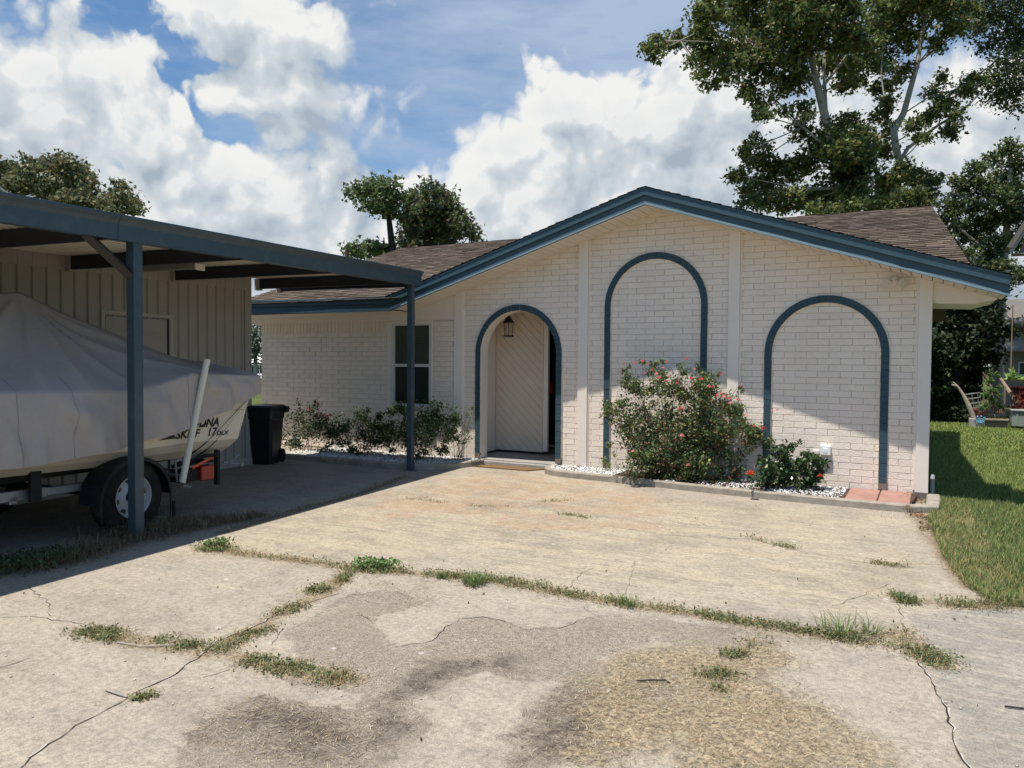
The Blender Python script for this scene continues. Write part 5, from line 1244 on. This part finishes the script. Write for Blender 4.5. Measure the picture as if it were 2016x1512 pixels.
dep = lambda base: (lambda px: float((base-CAM)@_f2))
rb = G(1330, 945, -.04); rb = np.array([-2.75, -.42, -.045])
DR = float((rb-CAM)@_f2)
rose_cl = [(1240,760,26,190),(1215,800,24,200),(1245,830,38,480),(1280,770,30,240),(1290,740,22,90),(1330,760,34,280),(1340,725,16,60),(1370,780,36,400),(1375,720,12,45),(1400,790,34,380),(1270,880,42,600),(1320,830,48,760),(1330,900,48,760),(1380,860,46,700),(1370,920,38,480),(1420,840,36,420),(1440,880,34,380),(1450,810,26,160),(1470,850,28,200),(1495,850,20,110),(1500,880,22,120),(1480,900,26,180),(1430,925,28,230),(1280,925,30,300),(1250,905,30,280),(1455,765,10,30),(1225,740,12,40),(1385,745,14,60),(1410,745,14,50),(1195,820,14,50),(1200,870,10,30),(1510,820,10,40),(1305,715,8,26),(1265,715,8,24),(1240,720,6,16)]
fl_ = [(1352,708,.030,PK),(1250,716,.028,PK),(1265,712,.028,PK),(1292,738,.034,PK2),(1297,745,.032,PK),(1360,747,.040,PK),(1380,748,.040,PK),(1333,755,.03,PK),(1395,762,.034,PK2),(1402,763,.03,PK),(1411,780,.034,PK),(1425,783,.04,PK2),(1435,786,.034,PK),(1420,776,.03,PK2),(1452,788,.03,PK),(1460,761,.022,PK),(1340,806,.036,PK),(1342,859,.034,PK2),(1246,890,.03,PK2),(1355,917,.032,PK2),(1503,845,.040,RD),(1485,840,.024,PK),(1520,809,.02,PK2),(1530,808,.02,PK),(1418,738,.026,PK),(1367,728,.024,PK2),(1312,714,.024,PK),(1275,718,.022,PK),(1283,730,.026,PK),(1318,742,.024,PK),(1310,752,.026,RD),(1270,735,.022,PK),(1228,717,.018,PK),(1448,885,.022,PK2),(1437,795,.03,PK2),(1466,818,.02,PK),(1305,725,.02,PK2)]
shrub('rose_bush', 'large rose bush with many pink flowers standing against the painted brick wall', 'rose bush', rb, rose_cl, lambda px: DR+(px-1330)*-.0008+rng.normal()*.10,
      (.026, .052, ((.11, .16, .068), .45, .2, [((.24, .28, .09), .12), ((.45, .42, .08), .03), ((.22, .08, .05), .08)]), .35, .62), 8, .008, fl_)
gb = np.array([-1.55, -.50, -.04]); DG = float((gb-CAM)@_f2)
shrub('gardenia_shrub', 'small glossy leaved shrub with two red flowers left of the red pavers', 'shrub', gb, [(1500,930,30,150),(1540,935,34,210),(1580,935,32,190),(1610,930,24,110),(1530,890,18,50),(1550,895,20,60),(1590,890,20,60),(1600,905,22,70),(1505,905,16,40),(1545,872,8,14),(1570,872,8,14),(1560,955,30,120),(1520,955,22,80),(1600,955,18,60)],
      lambda px: DG+rng.normal()*.07, (.045, .075, ((.045, .085, .032), .35, .12, [((.12, .18, .06), .12)]), .6, .48), 6, .006, [(1477,934,.058,OR_),(1614,938,.035,OR_)], mat_=m_gloss)
wb = np.array([-3.66, -.14, -.04]); DW = float((wb-CAM)@_f2)
shrub('weed_plant', 'small pale green weed at the foot of the middle arch', 'weed', wb, [(1200,908,14,60),(1208,895,9,26)], lambda px: DW, (.025, .04, ((.20, .27, .09), .25, .1)), 3, .003)
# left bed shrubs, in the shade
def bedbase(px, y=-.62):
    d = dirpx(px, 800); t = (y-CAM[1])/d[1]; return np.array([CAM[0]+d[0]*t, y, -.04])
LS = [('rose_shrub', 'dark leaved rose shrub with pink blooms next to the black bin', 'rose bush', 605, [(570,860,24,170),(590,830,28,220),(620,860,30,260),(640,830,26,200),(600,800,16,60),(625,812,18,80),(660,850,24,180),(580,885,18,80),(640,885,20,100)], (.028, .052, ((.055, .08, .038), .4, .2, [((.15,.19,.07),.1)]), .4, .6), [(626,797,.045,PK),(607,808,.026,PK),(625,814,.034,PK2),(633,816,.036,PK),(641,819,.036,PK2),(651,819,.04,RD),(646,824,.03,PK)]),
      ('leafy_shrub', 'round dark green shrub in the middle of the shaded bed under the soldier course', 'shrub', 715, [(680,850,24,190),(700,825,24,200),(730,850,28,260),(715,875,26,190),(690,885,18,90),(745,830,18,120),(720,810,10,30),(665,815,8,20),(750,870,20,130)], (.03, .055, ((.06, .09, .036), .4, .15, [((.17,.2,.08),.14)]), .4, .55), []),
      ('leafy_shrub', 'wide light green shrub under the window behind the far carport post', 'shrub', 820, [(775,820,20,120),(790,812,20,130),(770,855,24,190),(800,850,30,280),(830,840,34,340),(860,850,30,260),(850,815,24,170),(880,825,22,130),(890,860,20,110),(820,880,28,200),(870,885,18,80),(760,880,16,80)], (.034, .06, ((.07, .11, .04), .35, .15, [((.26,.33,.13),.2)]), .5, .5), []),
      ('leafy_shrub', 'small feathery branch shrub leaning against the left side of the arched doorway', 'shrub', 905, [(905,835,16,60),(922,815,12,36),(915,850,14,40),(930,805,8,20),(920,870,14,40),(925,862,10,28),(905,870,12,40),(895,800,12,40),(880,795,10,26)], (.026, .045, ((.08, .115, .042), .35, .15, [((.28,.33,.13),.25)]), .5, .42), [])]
for nm, lb, ct, px, cl, lf, fw in LS:
    b = bedbase(px, -.62 if px < 880 else -.35); D = float((b-CAM)@_f2)
    kx = (lambda D0, p0: (lambda q: D0+(p0-q)*.0035+rng.normal()*.09))(D, px)
    shrub(nm, lb, ct, b, cl, kx, lf, 5, .005, fw)
sb = bedbase(530, -.5); D = float((sb-CAM)@_f2)
shrub('seedling', 'thin seedling showing just above the black bin lid', 'plant', sb, [(531,795,8,14),(537,800,6,10),(526,803,6,8)], lambda q: D, (.03, .045, ((.05, .075, .03), .3, .1)), 3, .004)

# ------------------------------------------------------------------ TREES
def tree(name, label, depth, trunk, limbs, clumps, leafsz, tint_, dens=1., zspread=1., lobed=True, bark=None, group=None, subr=.30, kfac=1., seed=1, hang=0., lmat=None):
    """trunk/limbs: px polylines with radii in metres; clumps (px, py, r_px[, depth offset]); the crown has its own real depth"""
    global rng
    rng = np.random.default_rng(seed); rr = random.Random(seed)
    t0 = at(*trunk[-1][:2], depth) if len(trunk) else None
    base = np.array([t0[0], t0[1], -.13]); o = thing(name, label, 'tree', base, 0, group)
    mb = MB(); P = [np.array([0, 0, 0.])]+[at(a, b, depth)-base for a, b, r in trunk[::-1]]
    r0 = trunk[-1][2]; mb.tube(P, [r0*1.5]+[r for a, b, r in trunk[::-1]], 10)
    nodes = [p for p in P[1:]]
    for lb in limbs:
        n = len(lb); off = rr.uniform(-.8, .8)*zspread; pts = [at(a, b, depth+off*(i/(n-1)))-base for i, (a, b, r) in enumerate(lb)]; mb.tube(pts, [r for a, b, r in lb], 7); nodes += pts
    L = []; tw = []
    for c in clumps:
        px, py, r = c[:3]; R_ = r*depth/1500; ctr = at(px, py, depth+(c[3] if len(c) > 3 else rr.uniform(-1, 1)*zspread*1.4))-base
        k = max(4, int((R_/subr)**2*6*kfac)); d = rng.normal(size=(k, 3)); d = d/np.linalg.norm(d, axis=1)[:, None]*(rng.random(k)**.4)[:, None]*R_*np.array([1, 1.2, .9]); sub = ctr+d
        nl = int(44*dens)
        for s in sub:
            m_ = rng.integers(int(nl*.5), int(nl*1.4)+1); q = rng.normal(size=(m_, 3))*subr*np.array([.55, .55, .34]); q[:, 2] -= hang*np.abs(rng.normal(size=m_))*.2; L.append(s+q)
            tw.append((ctr, s))
        nd = min(nodes, key=lambda p: np.linalg.norm(p-ctr)+max(0, p[2]-ctr[2])*.5)
        mb.tube([nd, nd*.5+ctr*.5+rng.normal(size=3)*.12*R_-np.array([0, 0, .1*R_]), ctr], [.020, .016, .010], 5)
    for a, b in tw[::2]: mb.tube([a, (a+b)/2+rng.normal(size=3)*.05, b], [.012, .009, .005], 4)
    mb.build('trunk', bark or m_bark, o)
    L = np.concatenate(L)
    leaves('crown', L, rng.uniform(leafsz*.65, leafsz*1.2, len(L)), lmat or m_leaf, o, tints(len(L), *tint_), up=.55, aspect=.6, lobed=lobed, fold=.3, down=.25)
    return o
SYC = ((.14, .172, .055), .5, .22, [((.30, .31, .11), .12), ((.29, .19, .08), .06), ((.075, .11, .04), .2)])
tree('sycamore_tree', 'tall sycamore with pale trunk behind the roof, its boughs reaching far left', 21.,
     [(1600,30,0.052),(1596,110,0.074),(1612,180,0.104),(1626,235,0.118),(1640,290,0.118),(1650,330,0.122),(1662,372,0.126),(1664,418,0.133),(1666,520,0.148)],
     [[(1626,230,0.067),(1600,152,0.056),(1570,122,0.044),(1530,100,0.037),(1480,92,0.030),(1420,84,0.022),(1340,80,0.015)],[(1626,215,0.052),(1622,140,0.044),(1625,70,0.037),(1622,10,0.030)],[(1640,300,0.037),(1580,250,0.030),(1530,200,0.022),(1500,180,0.015)],[(1612,180,0.044),(1660,120,0.037),(1700,60,0.022)]],
     [(1283,100,22),(1305,78,18),(1330,85,20),(1362,70,18),(1385,75,26),(1372,125,14),(1400,30,38),(1392,10,30),(1400,110,34),(1385,150,12),(1460,25,48),(1455,100,46),(1400,168,13),(1435,135,30),(1520,50,54),(1505,125,42),(1470,172,24),(1482,198,14),(1580,35,52),(1560,110,46),(1535,178,24),(1505,228,12),(1500,212,14),(1545,222,14),(1640,45,52),(1645,110,46),(1690,75,40),(1690,140,34),(1660,165,22),(1575,165,24),(1590,205,16),(1480,-10,50),(1560,-10,50),(1640,-10,50),
      (1486,285,20),(1466,300,14),(1505,310,30),(1458,348,20),(1482,372,30),(1520,350,38),(1560,330,36),(1600,300,34),(1635,262,30),(1575,262,22),(1655,290,40),(1690,325,44),(1700,275,32),(1668,235,22),(1600,390,34),(1640,372,38),(1690,385,38),(1560,395,26),(1530,392,28),(1500,402,20),(1585,230,12),(1470,395,16),(1675,412,26),(1625,412,24)],
     .115, SYC, dens=.95, seed=21, subr=.23, kfac=.84)
tree('sycamore_tree', 'second sycamore with a forked pale trunk right of the tallest one', 22.5,
     [(1836,0,0.044),(1821,38,0.056),(1813,77,0.063),(1806,127,0.070),(1794,169,0.078),(1779,223,0.089),(1760,258,0.096),(1763,289,0.111),(1771,319,0.104),(1762,369,0.111),(1755,415,0.126),(1754,520,0.148)],
     [[(1771,319,0.059),(1787,292,0.056),(1817,269,0.048),(1848,246,0.041),(1894,219,0.033),(1933,181,0.022)],[(1806,125,0.041),(1850,90,0.033),(1894,46,0.022)],[(1763,280,0.030),(1745,220,0.030),(1735,150,0.022),(1740,60,0.018)],[(1780,223,0.022),(1830,190,0.018),(1870,180,0.015)]],
     [(1745,15,44),(1750,70,38),(1738,120,28),(1725,30,30),(1790,20,38),(1785,80,28),(1770,140,22),(1740,170,24),(1732,225,20),(1752,200,18),(1745,255,18),(1850,20,32),(1868,52,26),(1838,85,20),(1895,12,30),(1890,50,18),(1815,55,18),(1735,300,30),(1762,345,32),(1738,372,36),(1800,340,22),(1815,372,28),(1842,352,20),(1782,395,30),(1830,398,18),(1845,158,16),(1862,200,20),(1885,222,14),(1835,182,12),(1872,245,14),(1800,252,18),(1822,236,12),(1902,180,14),(1925,152,16),(1820,268,12),(1870,265,10),(1845,225,14),(1720,400,26),(1790,-15,40),(1860,-15,40)],
     .115, SYC, dens=.95, seed=33, subr=.23, kfac=.84)
tree('oak_tree', 'dark oak boughs hanging into the top right corner of the photo', 24.,
     [(2080,40,.16),(2120,120,.2),(2160,300,.24),(2180,520,.3)],
     [[(2080,60,.09),(2016,62,.07),(1985,42,.05),(1960,20,.035),(1948,2,.02)],[(2090,120,.05),(2020,130,.04),(1960,120,.02)],[(2100,150,.05),(2040,180,.04),(1990,190,.02)]],
     [(1960,30,40),(2000,80,40),(1948,85,26),(1990,130,30),(1965,140,20),(1930,155,16),(1945,180,18),(1975,185,22),(2005,185,24),(2020,30,50),(1925,45,20),(1915,15,22),(2000,210,14),(1990,160,24),(2030,120,40),(1955,0,40),(2010,-10,40),(1905,165,12)],
     .125, ((.07, .098, .042), .4, .15, [((.12, .15, .06), .12)]), dens=1.1, seed=5, subr=.36, kfac=1.1, lobed=False, bark=m_dbark, hang=.6, zspread=.5)
tree('sycamore_tree', 'leafy tree right of the brown roof reaching to the photo edge', 22.,
     [(1990,330,.06),(1985,420,.09),(1975,520,.11),(1968,640,.13),(1965,760,.15)],
     [[(1985,440,.05),(1930,400,.035),(1880,380,.02)],[(1975,520,.05),(1925,480,.04),(1890,450,.025)],[(1968,600,.06),(1930,560,.05),(1905,520,.04),(1890,480,.02)],[(1990,400,.05),(2030,350,.03)]],
     [(1992,285,16),(1978,300,14),(1955,318,18),(1930,330,16),(1912,345,14),(1905,372,18),(1890,355,10),(1940,360,28),(1985,345,28),(2005,320,22),(1925,395,28),(1965,395,30),(2005,385,32),(1880,395,18),(1868,410,16),(1860,430,14),(1890,435,24),(1935,435,30),(1985,430,30),(1920,475,26),(1900,505,22),(1960,480,28),(2000,480,24),(1895,465,20),(1945,515,26),(1985,530,26),(1915,540,20),(1875,450,14),(2015,430,26),(2012,540,24)],
     .10, ((.11, .15, .055), .4, .2, [((.24, .27, .09), .10), ((.05, .08, .035), .25)]), dens=1.15, seed=9, subr=.22, kfac=.75, zspread=.8)
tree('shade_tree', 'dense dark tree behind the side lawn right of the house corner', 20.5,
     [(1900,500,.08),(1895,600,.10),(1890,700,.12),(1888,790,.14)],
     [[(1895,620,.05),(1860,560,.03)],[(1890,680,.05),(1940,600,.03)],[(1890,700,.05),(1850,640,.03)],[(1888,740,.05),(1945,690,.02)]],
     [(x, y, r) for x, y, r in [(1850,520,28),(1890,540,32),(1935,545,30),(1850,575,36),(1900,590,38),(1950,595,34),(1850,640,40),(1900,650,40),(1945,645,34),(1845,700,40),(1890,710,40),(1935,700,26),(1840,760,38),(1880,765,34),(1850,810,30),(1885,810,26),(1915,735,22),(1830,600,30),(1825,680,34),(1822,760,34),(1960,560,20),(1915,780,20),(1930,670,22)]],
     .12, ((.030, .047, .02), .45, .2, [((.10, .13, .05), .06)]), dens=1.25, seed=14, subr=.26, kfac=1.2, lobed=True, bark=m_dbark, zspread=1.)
tree('garden_tree', 'leafy tree with dry brown tips behind the left end of the carport roof', 26.,
     [(112,345,.16),(108,380,.2),(105,430,.22),(100,520,.25)],
     [[(108,380,.08),(60,350,.05),(30,340,.03)],[(105,400,.08),(160,380,.05),(230,385,.03)],[(112,345,.06),(130,320,.04)]],
     [(5,325,18),(25,335,18),(-10,350,26),(45,345,20),(20,365,26),(62,330,20),(85,325,20),(105,335,20),(125,318,20),(140,330,18),(100,360,26),(60,370,24),(150,345,22),(165,362,20),(130,368,26),(160,385,22),(175,350,12),(190,385,14),(205,400,16),(185,405,18),(238,368,9),(232,382,13),(245,392,14),(225,398,14),(260,400,11),(268,415,10),(240,412,14),(215,418,14),(30,390,26),(70,398,26),(0,385,30),(110,400,26),(150,405,24),(135,345,18)],
     .15, ((.19, .20, .10), .35, .15, [((.20, .17, .09), .25), ((.06, .08, .035), .2)]), dens=.9, seed=17, subr=.30, kfac=.95, lobed=True, bark=m_dbark, zspread=1.)
tree('thin_tree', 'thin tree with a dark ivy clad trunk left of the round tree beyond the roof', 29.,
     [(757,385,.06),(764,415,.09),(768,450,.12),(772,485,.14),(775,560,.18)], [[(764,410,.05),(725,385,.03)],[(764,410,.05),(785,380,.03)]],
     [(712,372,12),(700,378,9),(725,368,14),(742,360,14),(755,372,16),(770,366,13),(782,385,12),(765,385,16),(735,382,16),(718,392,10),(748,398,12),(766,404,11),(742,412,8),(772,420,7),(735,408,6),(700,488,10),(690,498,8),(712,495,10),(738,486,10),(725,492,10),(750,495,14)],
     .17, ((.12, .165, .07), .35, .15, [((.20, .26, .10), .12)]), dens=.75, seed=19, subr=.36, kfac=1.3, bark=m_dbark, zspread=.6)
tree('round_tree', 'round crowned tree with brownish leaves behind the left part of the roof', 30.,
     [(835,420,.10),(838,460,.14),(840,500,.2),(842,560,.25)], [[(838,450,.05),(800,430,.03)],[(838,450,.05),(890,430,.03)]],
     [(828,385,20),(850,378,18),(870,388,18),(808,398,20),(806,425,12),(885,405,20),(905,418,14),(850,405,30),(820,425,30),(880,430,28),(910,440,18),(925,455,10),(932,466,7),(905,462,18),(860,450,32),(820,460,30),(806,458,14),(800,482,14),(840,485,30),(890,475,22),(778,494,10),(750,495,18)],
     .17, ((.12, .13, .075), .4, .2, [((.12, .17, .065), .4), ((.23, .15, .10), .12)]), dens=.8, seed=23, subr=.32, kfac=1.1, bark=m_dbark, zspread=1.)
tree('far_tree', 'distant tree seen through the gap between shed and house', 45.,
     [(503,680,.1),(503,720,.12),(503,780,.15)], [[(503,700,.06),(506,660,.05),(507,635,.03)]],
     [(495,640,12),(510,650,12),(500,670,14),(515,685,12),(490,690,14),(505,625,12),(520,640,14),(485,660,14),(505,700,14),(530,660,20),(470,690,20)],
     .2, ((.05, .07, .04), .5, .15, [((.35, .37, .36), .06), ((.12, .15, .08), .2)]), dens=.7, seed=29, subr=.5, kfac=1.3, lobed=False)
# ivy round the first sycamore trunk
rng = np.random.default_rng(77)
c = []
for (x, y, r) in [(1645,300,16),(1655,330,18),(1668,355,14),(1690,340,20),(1660,280,14)]:
    p = at(x, y, 20.7); c.append(p+rng.normal(size=(260, 3))*r*20.7/1500*.6)
iv = leaves('ivy', np.concatenate(c), rng.uniform(.09, .17, 1300), m_leaf, None, tints(1300, (.035, .055, .022), .35, .1), up=.2, lobed=True); tag(iv, 'dark ivy clump hugging the pale trunk of the tallest sycamore', 'ivy')

# ------------------------------------------------------------------ BACKGROUND RIGHT: neighbour buildings and yard things
m_tan = mat('tan_siding', (.25,.215,.175), .8, .2, var=.06); m_groof = mat('grey_shingle', (.16,.145,.13), .9, .1, var=.2, vscale=6)
nb = thing('neighbour_house', 'tan neighbour house with a grey roof half hidden by trees at the right edge', 'house', (6.0, 23., -.1))
def W2L(p, o): return (p[0]-o[0], p[1]-o[1], p[2]-o[2])
NO = (6.0, 23., -.1)
a0 = onY(1968, 742, 23.); a1 = onY(2120, 742, 23.); z0 = onY(1985, 742, 23.)[2]; z1 = onY(1985, 712, 23.)[2]; z2 = onY(1985, 690, 23.)[2]; z3 = onY(1985, 640, 23.)[2]; z4 = onY(1985, 662, 23.)[2]
x0_, x1_ = a0[0]-NO[0], a1[0]-NO[0]
mb = MB(); mb.box(x0_, x1_, 0, 5, 0, z3-.02+.1); mb.build('wall', m_tan, nb)
mb = MB(); mb.prism([(-.5, z3+.08), (2.5, z3+1.2), (5.5, z3+.08), (5.5, z3), (-.5, z3)], 'x', x0_-.4, x1_); mb.build('roof', m_groof, nb)
mb = MB(); mb.box(x0_+.05, x1_, -.9, -.02, z2+.1, z2+.16); mb.prism([(-.95, z2+.1), (-.02, z4+.3), (-.02, z4+.24), (-.95, z2+.05)], 'x', x0_-.1, x1_); mb.build('porch_roof', m_tan, nb)
mb = MB(); mb.box(x0_+.55, x0_+1.25, -.03, .02, z0+.1+.05, z1+.1); w_ = mb.build('window', m_white, nb); mb = MB(); mb.box(x0_+.6, x0_+1.2, -.04, -.031, z0+.2, z1+.05); mb.build('window_pane', m_pane, w_)
m_eave = mat('grey_eave', (.34,.31,.28), .7, .2, var=.1)
p1, p2_, p3 = onY(1992, 500, 9.), onY(2020, 455, 9.), onY(2060, 503, 9.)
ne = thing('neighbour_gable', 'grey gable corner of a neighbour roof entering at the right edge above the lawn', 'house', (float(p1[0]), 9., -.1))
O_ = np.array([p1[0], 9., -.1]); q1, q2_, q3_ = p1-O_, p2_-O_, p3-O_
q2b = q1+(q2_-q1)*4.5
mb = MB(); t_ = .16
mb.prism([(q1[0], q1[2]), (q2b[0], q2b[2]), (q2b[0], q2b[2]+t_), (q1[0]-.05, q1[2]+t_*.6)], 'y', 0, .05); mb.build('bargeboard', m_eave, ne)
mb = MB(); mb.prism([(q1[0], q1[2]+t_*.7), (q2b[0], q2b[2]+t_), (q2b[0], q2b[2]+t_+.04), (q1[0]-.09, q1[2]+t_*.7+.03)], 'y', -.04, .7); mb.build('roof', m_groof, ne)
mb = MB(); mb.prism([(q1[0]+.12, q1[2]+.02), (q2b[0], q2b[2]), (q2b[0], q1[2]+.02)], 'y', .4, .45); mb.box(q1[0]+2.2, q2b[0], .46, 5.5, 0, q1[2]+.1); mb.box(q1[0]+.02, q2b[0], .05, .45, q1[2]+.0, q1[2]+.02)
mb.build('wall', m_tan, ne)
# yard things by the far edge of the lawn
YD = 11.3
def yp(px, py, Y=YD): return onY(px, py, Y)
g0 = yp(1908, 838); m_blk = mat('concrete_block', (.36,.34,.31), .9, .1, var=.15, vscale=8)
a, b = yp(1908, 838), yp(1937, 838); h_ = yp(1908, 824)[2]+.1
mb = MB(); mb.cbox(a[0], b[0], YD, YD+.4, -.1, h_-.1, .01); tag(mb.build('concrete_planter', m_blk), 'grey concrete block at the left end of the raised plant bed', 'planter')
a, b = yp(1937, 838), yp(1984, 838)
mb = MB(); mb.cbox(a[0]+.01, b[0], YD+.02, YD+.9, -.1, h_-.13, .01); mb.cbox(a[0]+.01, b[0]+.02, YD-.03, YD+.12, h_-.13, h_-.09, .008); tag(mb.build('raised_bed', mat('weathered_timber', (.25,.20,.16), .9, .1, var=.25, vscale=6)), 'low weathered timber bed edge at the back of the lawn', 'planter')
mb = MB(); P_ = [yp(1919, 829), yp(1908, 800), yp(1897, 778), yp(1885, 760), yp(1876, 752)]
mb.tube([p+np.array([0, .1, 0]) for p in P_], [.05, .055, .035, .022, .012], 8); mb.tube([P_[3], P_[3]+np.array([-.12, 0, .03])], .02, 5); tag(mb.build('leaning_log', mat('bleached_wood', (.36,.31,.25), .8, .1, var=.2, vscale=5)), 'bleached broken log leaning to the left behind the lawn', 'log')
mb = MB(); cc = yp(1913, 775, YD+.5); cc2 = yp(1920, 812, YD+.5)
for k in range(5):
    t = k/4; c_ = cc*(1-t)+cc2*t; r_ = .16-.05*t; mb.tube([c_+np.array([r_*1.1*math.cos(2*PI*j/16), r_*math.sin(2*PI*j/16), .03*math.cos(2*PI*j/16)]) for j in range(17)], .006, 4)
for j in range(8):
    a = 2*PI*j/8; mb.tube([cc+np.array([.176*math.cos(a), .16*math.sin(a), 0]), cc2+np.array([.12*math.cos(a), .11*math.sin(a), 0]), np.array([cc2[0]+.1*math.cos(a), cc2[1]+.1*math.sin(a), -.1])], .005, 4)
tag(mb.build('wire_cage', mat('grey_wire', (.30,.30,.29), .5, .5, metal=.5)), 'tilted grey wire plant cage beside the leaning log', 'plant cage')
def yplant(name, label, px, py, cl, sz, tn, asp=.5, st=5):
    b = onY(px, py, YD+.35); b[2] = -.1; D = float((b-CAM)@_f2); shrub(name, label, 'plant', b, cl, lambda q: D+rng.normal()*.12, (*sz, tn, .5, asp), st, .008)
yplant('climbing_plant', 'tall green climbing plant on sticks above the timber bed', 1950, 830, [(1945,770,12,70),(1955,750,12,70),(1950,790,14,80),(1965,770,10,50),(1938,800,10,50),(1960,738,7,24),(1970,800,10,40),(1952,735,6,20)], (.06, .11), ((.16, .25, .08), .4, .15), .55)
yplant('red_leaf_plant', 'red leaved plant low beside the leaning log', 1925, 830, [(1922,812,8,50),(1932,818,8,40),(1915,822,6,24)], (.05, .09), ((.30, .07, .06), .4, .15), .3)
yplant('red_leaf_plant', 'larger red leaved plant behind the pale cooler at the right edge', 2005, 815, [(2000,785,12,90),(2010,795,12,90),(2020,780,12,60),(1995,800,8,40),(2004,772,8,30)], (.08, .14), ((.22, .05, .045), .4, .15), .28)
yplant('dry_stalks', 'bundle of dry brown stalks in the middle of the timber bed', 1965, 832, [(1958,805,8,24),(1970,790,8,20),(1975,812,8,24),(1962,820,8,20)], (.05, .12), ((.26, .19, .12), .4, .15), .2, 12)
yplant('banana_plant', 'bright green broad leaf plant over the red fence board', 2010, 760, [(1985,742,8,10),(2012,748,8,12),(1996,738,6,8)], (.2, .34), ((.30, .42, .14), .3, .1), .35)
c = yp(1930, 826, YD-.02)
mb = MB()
for j in range(9):
    a = 2*PI*j/9; mb.add([(c[0], c[1], c[2]), (c[0]+.10*math.cos(a-.25), c[1]-.03, c[2]+.08*math.sin(a-.25)), (c[0]+.13*math.cos(a), c[1]+.02, c[2]+.10*math.sin(a)), (c[0]+.10*math.cos(a+.25), c[1]-.03, c[2]+.08*math.sin(a+.25))], [(0, 1, 2, 3)])
tag(mb.build('blue_bow', mat('blue_plastic', (.08,.30,.45), .6)), 'bright blue ribbon bow on top of the concrete block', 'ribbon')
a, b = yp(1991, 834), yp(2050, 834); h2 = yp(1995, 806)[2]; kx = (b[0]-a[0])
mb = MB(); mb.cbox(a[0], b[0], YD-.1, YD+.5, -.02, h2-.04, .015); mb.cbox(a[0]-.02, b[0]+.02, YD-.13, YD+.53, h2-.04, h2, .012)
for q_ in (.15, .5, .85): mb.box(a[0]+kx*q_, a[0]+kx*q_+.03, YD-.11, YD-.1, .0, h2-.05)
co = mb.build('cooler_box', mat('pale_green_plastic', (.28,.31,.28), .6, .2, var=.2)); tag(co, 'pale grey green storage box at the right edge of the lawn', 'storage box')
a, b = yp(1990, 765, YD+1.), yp(2060, 765, YD+1.); h3 = yp(1990, 764, YD+1.)[2]
mb = MB(); mb.box(a[0], b[0], YD+1., YD+1.05, -.1, h3); mb.box(a[0]-.02, b[0], YD+.97, YD+1.08, h3, h3+.04); tag(mb.build('red_board_fence', mat('dark_red_board', (.09,.02,.02), .8, .1, var=.2)), 'dark red board fence with a pale top rail behind the red plant', 'fence')
mb = MB()
for (x0, y0, x1, y1) in ((1935,733,1952,762),(1994,600,1990,740),(1942,738,1958,790),(1996,790,1990,830)):
    mb.tube([yp(x0, y0, YD+.8), yp(x1, y1, YD+.8)], .015, 5)
for (x0, y0, x1, y1) in ((1984,755,2003,800),): mb.tube([yp(1970,745,YD+.8), yp(2003,795,YD+.3)], [.03,.06], 7)
mb.tube([yp(1938, 830, YD+.5), yp(1936, 740, YD+.5)], .012, 5); mb.tube([yp(1977, 830, YD+.5), yp(1979, 760, YD+.5)], .02, 5); mb.tube([yp(1990, 832, YD+.5), yp(1992, 768, YD+.5)], .02, 5)
tag(mb.build('bamboo_stakes', mat('dry_cane', (.28,.22,.16), .8, .1, var=.2)), 'dry canes and stakes leaning around the climbing plant', 'stakes')
# ------------------------------------------------------------------ BACKGROUND LEFT: through the gap, wires
GY = 24.
def gp(px, py, Y=GY): return onY(px, py, Y)
a, b = gp(470, 735), gp(560, 735); zt = gp(500, 717)[2]; zbm = gp(500, 738)[2]; 
mb = MB(); mb.box(a[0], b[0], GY, GY+.06, zt-.06, zt); mb.box(a[0], b[0], GY, GY+.06, zbm-.08, zbm)
x = a[0]
while x < b[0]: mb.box(x, x+.05, GY+.01, GY+.05, zbm-.1, zt); x += .35
x = a[0]
while x < b[0]: mb.box(x, x+.1, GY, GY+.1, -.13, zt); x += 2.2
tag(mb.build('deck_railing', mat('pale_railing', (.5,.5,.45), .7, .2)), 'pale railing seen through the gap between shed and house', 'railing')
a, b = gp(480, 793, 30), gp(560, 793, 30); zz = gp(500, 787, 30)[2]  # white box stands in for the bright road beyond the gap
mb = MB(); mb.cbox(a[0], b[0], 30, 31.6, -.1, max(zz, .3), .1); tag(mb.build('road_stand_in', mat('white_paint', (.8,.8,.78), .4)), 'low white box standing in for the bright road beyond the gap left of the house', 'stand_in')
a, b = gp(470, 700, 34), gp(560, 700, 34)
mb = MB(); z1 = gp(500, 702, 34)[2]; pass
bo = thing('garden_building', 'white roofed building far behind the gap left of the house', 'building', (float(a[0]), 34, -.1))
mb = MB(); mb.box(0, float(b[0]-a[0]), 0, 5, 0, 1.2); mb.build('wall', mat('dark_green_wall', (.05,.07,.045), .9), bo)
mb = MB(); mb.prism([(-.3, 1.2), (2.5, 1.9), (5.3, 1.2)], 'x', -.3, float(b[0]-a[0])+.3); mb.build('roof', mat('white_roof', (.75,.75,.72), .5), bo)
for (x0, y0, x1, y1, lb) in ((-60,315,92,392,'lowest sagging grey cable left above the carport roof'),(-40,322,70,380,'middle grey cable crossing the tree at the left edge'),(-30,330,60,378,'upper thin grey cable crossing the tree at the left edge')):
    p, q = at(x0, y0, 14.), at(x1, y1+6, 15.); mb = MB(); mb.tube([p+(q-p)*t+np.array([0, 0, -.25*math.sin(PI*t)]) for t in np.linspace(0, 1, 12)], .012, 5)
    tag(mb.build('overhead_cable', mat('grey_cable', (.35,.36,.37), .6)), lb, 'cable', 'cables above the carport')
